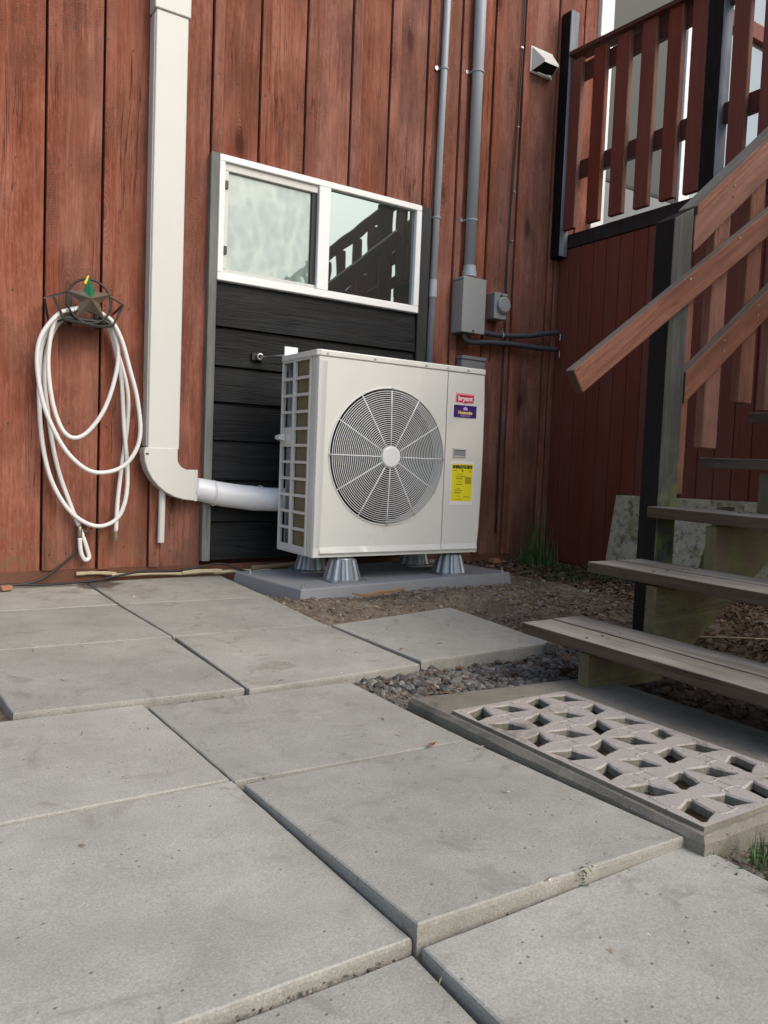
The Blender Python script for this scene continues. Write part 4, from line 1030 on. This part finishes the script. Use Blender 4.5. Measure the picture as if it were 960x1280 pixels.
# ------------------------------------------------------------------ hose, holder, tap
hh = thing('hose_holder', 'black wrought iron hose holder with a rusty star and ring', 'hose holder', (-.89, -.06, 1.28))
yb, yf_ = -.012, -.125
obj('saddle', MB().tube(smooth_path([(-.99, yf_, 1.197), (-.90, yf_ - .01, 1.188), (-.84, yf_ - .008, 1.184), (-.782, yf_, 1.196)], 6), .007, 6).prism_z([(-.985, yf_), (-.79, yf_), (-.80, yb), (-.975, yb)], 1.205, 1.213), 'iron', hh)
obj('left_bracket', MB().tube([(-1.035, yb - .02, 1.184), (-1.071, yf_, 1.279), (-.973, yf_, 1.319)], .0055, 5).tube([(-1.036, yf_, 1.296), (-.989, yf_, 1.198)], .0055, 5).tube([(-1.035, yb - .02, 1.184), (-.989, yf_, 1.198)], .0055, 5).tube([(-1.055, yb, 1.27), (-1.071, yf_, 1.279)], .0055, 5), 'iron', hh)
obj('right_bracket', MB().tube([(-.791, yf_, 1.323), (-.737, yf_, 1.295), (-.780, yf_, 1.196), (-.827, yf_, 1.220)], .0055, 5).tube([(-.75, yb, 1.27), (-.737, yf_, 1.295)], .0055, 5), 'iron', hh)
obj('ring', MB().tube([(-.886 + .094 * math.cos(a), yf_ - .004, 1.290 + .097 * math.sin(a)) for a in [2 * math.pi * k / 40 for k in range(40)]], .0055, 5, closed=True), 'iron', hh, smooth=True)
obj('wall_plate', MB().box(-.955, -.935, -.018, -.0105, 1.19, 1.33).box(-.835, -.815, -.018, -.0105, 1.19, 1.33).tube([(-.945, -.014, 1.25), (-.95, yf_, 1.21)], .0055, 5).tube([(-.825, -.014, 1.25), (-.82, yf_, 1.21)], .0055, 5), 'iron', hh)
sc0 = (-.884, 1.298)
for k in range(5):
    a = math.pi / 2 + .06 + k * 2 * math.pi / 5; Ro, Ri = .105, .044
    tip = (sc0[0] + Ro * math.cos(a), yf_ - .006, sc0[1] + Ro * math.sin(a))
    l = (sc0[0] + Ri * math.cos(a + math.pi / 5), yf_ - .006, sc0[1] + Ri * math.sin(a + math.pi / 5)); r = (sc0[0] + Ri * math.cos(a - math.pi / 5), yf_ - .006, sc0[1] + Ri * math.sin(a - math.pi / 5))
    c = (sc0[0], yf_ - .034, sc0[1]); cb = (sc0[0], yf_ + .004, sc0[1])
    m = MB().add([tip, l, r, c, cb], [(0, 1, 3), (0, 3, 2), (0, 4, 1), (0, 2, 4)]); m.mi = [1, 1, 0, 0]
    so = obj('star_point', m, ['rust', 'green_paint'] if k == 0 else ['rust', 'rust'], hh, label='green painted star point with a yellow edge' if k == 0 else None)
    if k == 0: obj('yellow_edge', MB().tube([tip, (tip[0] * .45 + l[0] * .55 - .004, tip[1] - .003, tip[2] * .45 + l[2] * .55)], [.003, .007], 6), 'yellow_paint', so)
hose_d = {
 'a': [(-.976, 1.243), (-1.009, 1.216), (-1.036, 1.136), (-1.047, .995), (-1.027, .832), (-.986, .716), (-.934, .680), (-.871, .716), (-.802, .824), (-.757, .975), (-.747, 1.098), (-.779, 1.198), (-.803, 1.231)],
 'b': [(-.948, 1.247), (-1.009, 1.221), (-1.079, 1.119), (-1.096, 1.002), (-1.076, .852), (-1.037, .737), (-.973, .621), (-.892, .545), (-.815, .527), (-.725, .557), (-.665, .634), (-.645, .735), (-.664, .884), (-.697, 1.005), (-.736, 1.136), (-.779, 1.216), (-.815, 1.241)],
 'c': [(-.953, 1.243), (-1.003, 1.210), (-1.063, 1.098), (-1.077, .945), (-1.070, .735), (-1.040, .547), (-.988, .416), (-.912, .319), (-.817, .275), (-.733, .306), (-.692, .394), (-.684, .533), (-.705, .757), (-.720, .954), (-.747, 1.086), (-.782, 1.197), (-.809, 1.236)],
 'd': [(-.937, 1.249), (-1.014, 1.162), (-1.054, .971), (-1.025, .714), (-.989, .536), (-.936, .380), (-.888, .258), (-.854, .158), (-.848, .127), (-.860, .116), (-.872, .122), (-.887, .159), (-.893, .222)],
 'e': [(-.833, 1.239), (-.785, 1.203), (-.735, 1.087), (-.687, .920), (-.684, .758), (-.707, .557), (-.723, .406), (-.731, .243)]}
hs = thing('garden_hose', 'white garden hose looped over the star hose holder', 'hose', (-.88, -.08, .7))
ys = {'a': -.085, 'b': -.108, 'c': -.062, 'd': -.042, 'e': -.045}
for k, pts in hose_d.items():
    n = len(pts)
    P = smooth_path([(x, ys[k] - .012 * math.sin(math.pi * i / (n - 1)) * (1 if k in 'ab' else -.8), z) for i, (x, z) in enumerate(pts)], 7)
    obj('hose_loop' if k in 'abc' else 'hose_end', MB().tube(P, .0099, 10), 'hose', hs, smooth=True)
# crossing over the saddle
for i, (xl, zl, xr, zr, yy) in enumerate([(-.976, 1.243, -.803, 1.231, -.085), (-.948, 1.247, -.815, 1.241, -.108), (-.953, 1.243, -.809, 1.236, -.062)]):
    P = smooth_path([(xl, yy, zl), ((xl + xr) / 2 - .03, yy, 1.262), ((xl + xr) / 2 + .03, yy, 1.258), (xr, yy, zr)], 7)
    obj('hose_loop', MB().tube(P, .0099, 10), 'hose', hs, smooth=True)
obj('nozzle', MB().tube([(-.731, -.045, .250), (-.730, -.045, .225), (-.730, -.045, .222), (-.729, -.045, .205)], [.012, .012, .015, .013], 12), 'brass', hs)
tp = thing('garden_tap', 'small brass garden tap at the foot of the wall under the hose', 'tap', (-.895, -.03, .27))
obj('spout', MB().tube(smooth_path([(-.893, -.002, .275), (-.893, -.03, .275), (-.893, -.042, .262), (-.893, -.042, .222)], 4), .011, 10), 'brass', tp, smooth=True)
obj('tap_handle', MB().tube([(-.862 + .024 * math.cos(a), -.035, .268 + .02 * math.sin(a)) for a in [2 * math.pi * k / 16 for k in range(16)]], .0045, 5, closed=True).cyl((-.893, -.03, .275), (-.862, -.035, .268), .006, 6), 'iron', tp)

# ------------------------------------------------------------------ things lying along the wall foot
P = smooth_path([(-1.7, -.05, .012), (-1.225, -.05, .018), (-1.03, -.045, .010), (-.834, -.04, .016), (-.70, -.03, .036), (-.60, -.028, .048), (-.45, -.03, .046), (-.33, -.04, .058), (-.20, -.05, .075), (-.05, -.10, .03), (.2, -.12, .02)], 8)
o = obj('cable', MB().tube(P, .006, 6), 'rubber', None, smooth=True); tag(o, 'black cable lying along the foot of the red wall', 'cable')
P = smooth_path([(-.868, -.035, .235), (-.90, -.03, .16), (-1.0, -.03, .07), (-1.1, -.045, .022), (-1.3, -.06, .014), (-1.7, -.07, .012)], 8)
o = obj('cable', MB().tube(P, .0055, 6), 'iron', None, smooth=True); tag(o, 'dark cable curving down from the tap to the patio edge', 'cable')
for i, (a, b, r, lab) in enumerate([((-.74, -.025, .036), (-.40, -.03, .030), .0085, 'pale peeled stick lying under the hose end at the wall foot'), ((-.40, -.035, .034), (-.20, -.055, .038), .012, 'pale thick stick lying below the grey trim board'), ((-.24, -.05, .032), (.06, -.09, .036), .009, 'pale stick lying between the black planks and the pad'), ((-.05, -.075, .05), (.55, -.10, .07), .014, 'brown lath lying behind the equipment pad'), ((-.9, -.012, .048), (-.72, -.02, .042), .010, 'short ochre stick wedged under the boards below the tap')]):
    A, B = Vector(a), Vector(b); mid = (A + B) / 2 + Vector((0, .004, .004))
    o = obj('stick', MB().tube(smooth_path([A, mid, B], 4), [r * (.8 + .3 * random.random()) for _ in range(9)], 7), 'cream' if i != 3 else 'chips', None); tag(o, lab, 'stick')
def chip(name, lab, cat, c, sx, sy, sz, rz, mats):
    m = MB(); rot = Matrix.Rotation(rz, 3, 'Z')
    P = []
    for z in (0, sz):
        for (u, v) in ((-1, -1), (1, -1), (1, 1), (-1, 1)): P.append(tuple(Vector(c) + rot @ Vector((u * sx / 2 * random.uniform(.85, 1.1), v * sy / 2 * random.uniform(.85, 1.1), z * random.uniform(.9, 1.1)))))
    o = obj(name, m.hexa(P), mats, None, .003); tag(o, lab, cat)
chip('brick_chip', 'orange brick chip lying on the left patio edge by the wall', 'brick', (-1.21, -.11, .004), .05, .035, .02, .3, 'terracotta')
chip('brick_chip', 'pale orange brick chip lying on the soil right of the pad', 'brick', (1.54, -.16, .03), .06, .04, .028, .2, 'terracotta')
chip('stone', 'rounded pale stone beside the raised paver near the bottom step', 'stone', (.42, -1.78, -.05), .05, .04, .035, .5, 'old_concrete')
P = smooth_path([(.10, -.86, .035), (.14, -.895, .03), (.22, -.885, .034), (.32, -.865, .036), (.40, -.84, .04)], 5)
o = obj('bark_strip', MB().tube(P, [.004 + .006 * math.sin(math.pi * i / 20) for i in range(len(P))], 5), 'bark'); tag(o, 'curved pale bark strip lying on the gravel before the pad', 'bark')
def leaf(name, lab, c, L, rz, mats, cat='leaf'):
    rot = Matrix.Rotation(rz, 3, 'Z'); pts = [(-.5, 0, 0), (-.2, .22, .1), (.15, .2, .06), (.5, 0, .14), (.15, -.2, .08), (-.2, -.22, .02), (0, 0, -.02)]
    P = [tuple(Vector(c) + rot @ (Vector(p) * L)) for p in pts]
    o = obj(name, MB().add(P, [(0, 6, 1), (1, 6, 2), (2, 6, 3), (3, 6, 4), (4, 6, 5), (5, 6, 0)]), mats); tag(o, lab, cat)
leaf('fallen_leaf', 'orange brown fallen leaf on the gravel beside the bottom step', (.40, -1.87, -.055), .075, .7, 'brown_leaf')
leaf('fallen_leaf', 'small red brown leaf on the joint between two patio pavers beside the concrete slab', (-.56, -2.36, -.052), .03, .2, 'brown_leaf')
leaf('fallen_leaf', 'green fallen leaf in the brown litter under the bottom step', (.47, -2.66, .015), .075, 2.2, 'weed')
leaf('fallen_leaf', 'orange leaf on the bare soil left of the stair post', (1.50, -.95, .02), .07, .3, 'brown_leaf')

# ------------------------------------------------------------------ loose stuff: gravel, grit, chips, leaf litter, plants
ico = bmesh.new(); bmesh.ops.create_icosphere(ico, subdivisions=1, radius=1)
IV = np.array([v.co[:] for v in ico.verts]); IF = [tuple(v.index for v in f.verts) for f in ico.faces]; ico.free()
def weeds_(pts, s0, s1):
    m = MB()
    for (x, y, z) in pts:
        s = random.uniform(s0, s1); c = Vector((x, y, z + random.uniform(0, .004))); a = random.random() * 6.28
        d = Vector((math.cos(a), math.sin(a), random.uniform(-.3, .5))) * s; n = Vector((-math.sin(a), math.cos(a), .2)) * s * .5
        m.add([c - d * .5, c + n * .5, c + d * .5, c - n * .5], [(0, 1, 2, 3)])
    return m
def rocks(name, pts, smin, smax, mats, flat=.6):
    V, F = [], []; o = 0
    for (x, y, z) in pts:
        s = smin + (smax - smin) * random.random() ** 2.5
        a = IV * (s * np.array([random.uniform(.75, 1.3), random.uniform(.6, 1.1), random.uniform(.4, 1) * flat + .2]))
        a = a * (1 + RNG.uniform(-.22, .22, (12, 1)))
        th = random.random() * 6.28; c, sn = math.cos(th), math.sin(th); ti = random.uniform(-.4, .4); ct, stt = math.cos(ti), math.sin(ti)
        a = a @ np.array([[c, sn, 0], [-sn, c, 0], [0, 0, 1]]) @ np.array([[1, 0, 0], [0, ct, stt], [0, -stt, ct]])
        V += (a + np.array([x, y, z + s * .12])).tolist(); F += [tuple(i + o for i in f) for f in IF]; o += 12
    m = MB(); m.v = V; m.f = F; m.mi = [0] * len(F)
    return obj(name, m, mats, kind='stuff')
PAVE = [(-1.47, -.82, -1.78, .01), (-.82, -.21, -1.19, .01), (-.81, -.19, -1.80, -1.19), (-.19, .44, -1.755, -1.17), (-1.7, -.445, -3.7, -1.79)]
def blocked(x, y):
    if any(a < x < b and c < y < d for a, b, c, d in PAVE): return True
    u = (x + .124) * math.cos(PA) + (y + .797) * math.sin(PA); v = -(x + .124) * math.sin(PA) + (y + .797) * math.cos(PA)
    if -.01 < u < 1.36 and -.005 < v < .61: return True
    return sx0 < x < sx1 and sy0 < y < sy1 - .03
def scatter(n, x0, x1, y0, y1, dens=lambda x, y: 1):
    out = []
    while len(out) < n:
        x, y = random.uniform(x0, x1), random.uniform(y0, y1)
        if blocked(x, y) or random.random() > dens(x, y): continue
        out.append((x, y, ground_h(x, y)))
    return out
rocks('gravel', scatter(3600, -.47, .75, -2.28, -1.70), .004, .019, 'gravel')
def grit_d(x, y): return .18 if (x - 1.45) ** 2 + (y + .62) ** 2 < .16 else 1 if y < -.60 and x < 1.5 else .45 if x < 2.1 else 0
rocks('gravel', scatter(4200, -.30, 1.9, -1.40, .0, grit_d), .002, .009, 'grit')
rocks('gravel', scatter(260, -.27, 1.7, -1.3, -.6, lambda x, y: 1 - .4 * sst(.6, 1.7, x)), .008, .020, 'grit')
rocks('gravel', scatter(700, -.42, -.05, -3.5, -3.0) + scatter(400, -1.62, -1.42, -1.9, -1.2), .004, .013, 'grit')
def slivers(name, pts, lmin, lmax, wr, mats, curl=.15):
    m = MB()
    for (x, y, z) in pts:
        L = random.uniform(lmin, lmax); W = L * random.uniform(*wr); a = random.random() * 6.28
        d = Vector((math.cos(a), math.sin(a), random.uniform(-.2, .25))) ; n = Vector((-math.sin(a), math.cos(a), random.uniform(-.5, .5)))
        c = Vector((x, y, z + random.uniform(.002, .012))); up_ = Vector((0, 0, L * curl * random.random()))
        p = [c - d * L / 2 - n * W * .3, c - d * L / 2 + n * W * .3, c + n * W / 2 + up_, c - n * W / 2 + up_, c + d * L / 2 + n * W * .2, c + d * L / 2 - n * W * .2]
        m.add(p, [(0, 1, 2, 3), (3, 2, 4, 5)])
    return obj(name, m, mats, kind='stuff')
def litter_d(x, y):
    return (.15 + .85 * sst(.5, 1.3, x)) * (.25 if (x - 1.45) ** 2 + (y + .62) ** 2 < .16 else 1)
slivers('wood_chips', scatter(2400, .2, 2.08, -1.7, -.02, litter_d), .008, .05, (.10, .35), 'chips')
slivers('wood_chips', scatter(420, -.3, 1.6, -1.3, -.02), .012, .05, (.1, .3), 'chips')
def leaf_d(x, y): return 1 if y < -1.95 or x > 1.4 else .25
slivers('leaf_litter', scatter(6500, .25, 2.08, -3.3, -1.2, leaf_d), .010, .040, (.3, .75), 'leaves', .35)
slivers('leaf_litter', scatter(220, -.40, .60, -2.2, -1.72), .010, .035, (.3, .7), 'leaves', .3)
slivers('leaf_litter', scatter(700, 1.5, 2.08, -1.2, -.02), .018, .05, (.4, .8), 'leaves', .35)
slivers('leaf_litter', scatter(160, 1.0, 1.6, -.35, -.01), .018, .05, (.4, .8), 'leaves', .3)
# small debris dropped on the pavers
deb = []
for _ in range(140):
    a, b, c, d = random.choice(PAVE)
    x, y = random.uniform(a, b), random.uniform(c, d)
    z = .002 - .012 * max(0, -.55 - y) if y > -1.18 else (-.013 - .034 * (-1.18 - y) if y > -1.79 else -.046 - .02 * (-1.79 - y))
    if y < -2.36: z = -.049 if x > -1.03 else -.063
    if y < -2.99: z = -.067
    deb.append((x, y, z - .002))
JOINTS = [((-.850, 0, -.010), (-.815, -1.17, -.022)), ((-.814, -1.19, -.024), (-.80, -1.79, -.045)), ((-.21, -1.2, -.024), (-.182, -1.78, -.042)), ((-1.085, -1.79, -.06), (-1.056, -2.32, -.070)),
          ((-1.052, -2.37, -.075), (-1.033, -2.95, -.080)), ((-1.65, -2.320, -.066), (-1.06, -2.321, -.068)), ((-1.05, -2.350, -.066), (-.45, -2.364, -.066)), ((-1.62, -2.957, -.082), (-1.04, -2.957, -.082)),
          ((-1.03, -2.970, -.076), (-.42, -2.967, -.074)), ((-1.42, -1.76, -.052), (-.82, -1.792, -.052)), ((-.79, -1.815, -.052), (-.47, -1.81, -.052)), ((-1.45, -.552, -.008), (-.85, -.57, -.008)), ((-1.44, -1.157, -.018), (-.82, -1.18, -.018))]
jp = []
for a, b in JOINTS:
    A, B = Vector(a), Vector(b)
    for _ in range(int(260 * (B - A).length)):
        p = A.lerp(B, random.random()); jp.append((p.x + random.gauss(0, .004), p.y + random.gauss(0, .004), p.z + random.uniform(-.006, .004)))
jp = [(x, y, z - .005) for x, y, z in jp]
rocks('joint_grit', jp, .0012, .0042, 'grit')
obj('joint_moss', weeds_([p for p in jp if noise.noise(Vector((p[0] * 5, p[1] * 5, 7))) > .33][:260], .004, .009), 'weed', kind='stuff')
slivers('paver_debris', deb, .006, .022, (.1, .35), 'chips', .05)
flk = []
for _ in range(70):
    x, y, z = random.choice(deb); flk.append((x + random.uniform(-.1, .1) if y < -1.9 and -1.0 < x < -.6 else x, y, z - .004))
slivers('paver_debris', flk, .004, .014, (.15, .4), 'white_print', .02)
def twig(lab, pts, r, mats='cream'):
    P = smooth_path(pts, 6); o = obj('twig', MB().tube(P, [r * (1 - .6 * i / len(P)) for i in range(len(P))], 5), mats, None, smooth=True); tag(o, lab, 'twig')
twig('thin pale twig arching up out of the leaf litter between the lowest treads', [(.72, -2.42, .01), (.76, -2.45, .07), (.84, -2.44, .14), (.96, -2.40, .17)], .0035)
twig('pale straight twig lying in the litter under the second step', [(.78, -2.05, .03), (.95, -2.2, .04), (1.1, -2.28, .035)], .004)
def blades(cx, cy, z, n, h0, h1, spread, wid, lean=.4):
    m = MB()
    for _ in range(n):
        a = random.random() * 6.28; r = spread * math.sqrt(random.random()); x, y = cx + r * math.cos(a), cy + r * math.sin(a)
        h = random.uniform(h0, h1); b = random.random() * 6.28; ln = random.random() * lean * h; w_ = wid * random.uniform(.6, 1.2)
        t = Vector((math.cos(b + 1.57), math.sin(b + 1.57), 0)); d = Vector((math.cos(b), math.sin(b), 0)); B = Vector((x, y, z)); vs = []
        for k, u in enumerate((0, .35, .7, 1)):
            c = B + Vector((0, 0, h * (u - .18 * u * u * ln / h * 2))) + d * ln * u * u; ww = w_ * (1 - u * .92); vs += [c - t * ww, c + t * ww]
        m.add(vs, [(0, 1, 3, 2), (2, 3, 5, 4), (4, 5, 7, 6)])
    return m
m = blades(1.86, -.20, .02, 60, .15, .46, .07, .0045, .35)
m2 = blades(1.86, -.20, .01, 160, .06, .2, .13, .004, .9); m.add(m2.v, m2.f)
o = obj('grass_tuft', m, 'grass'); tag(o, 'tall dark green grass tuft against the dark red skirting in the corner', 'grass tuft')
m = blades(-.335, -3.085, -.075, 130, .015, .06, .045, .0016, .6)
o = obj('grass_tuft', m, 'grass'); tag(o, 'short green grass tuft by the near edge of the concrete slab', 'grass tuft')
def weeds(pts, s0, s1):
    m = MB()
    for (x, y, z) in pts:
        s = random.uniform(s0, s1); c = Vector((x, y, z + random.uniform(.005, .035))); a = random.random() * 6.28
        d = Vector((math.cos(a), math.sin(a), random.uniform(-.3, .5))) * s; n = Vector((-math.sin(a), math.cos(a), random.uniform(-.3, .3))) * s * .4
        m.add([c - d * .5, c + n * .5 + Vector((0, 0, s * .1)), c + d * .5, c - n * .5 + Vector((0, 0, s * .1))], [(0, 1, 2, 3)])
    return m
obj('ground_cover', weeds(scatter(520, 1.45, 2.08, -.95, -.25, lambda x, y: math.exp(-((x - 1.80) ** 2 + (y + .55 - .0) ** 2) * 14)), .012, .04), 'weed', kind='stuff')
obj('ground_cover', weeds(scatter(320, -.44, -.2, -3.32, -3.02), .006, .017), 'weed', kind='stuff')
o = obj('weed', weeds([(-.694 + random.gauss(0, .006), -2.972 + random.gauss(0, .004), -.078 + abs(random.gauss(0, .009))) for _ in range(30)], .005, .011), 'weed'); tag(o, 'tiny weed sprouting in the joint between two front pavers', 'weed')
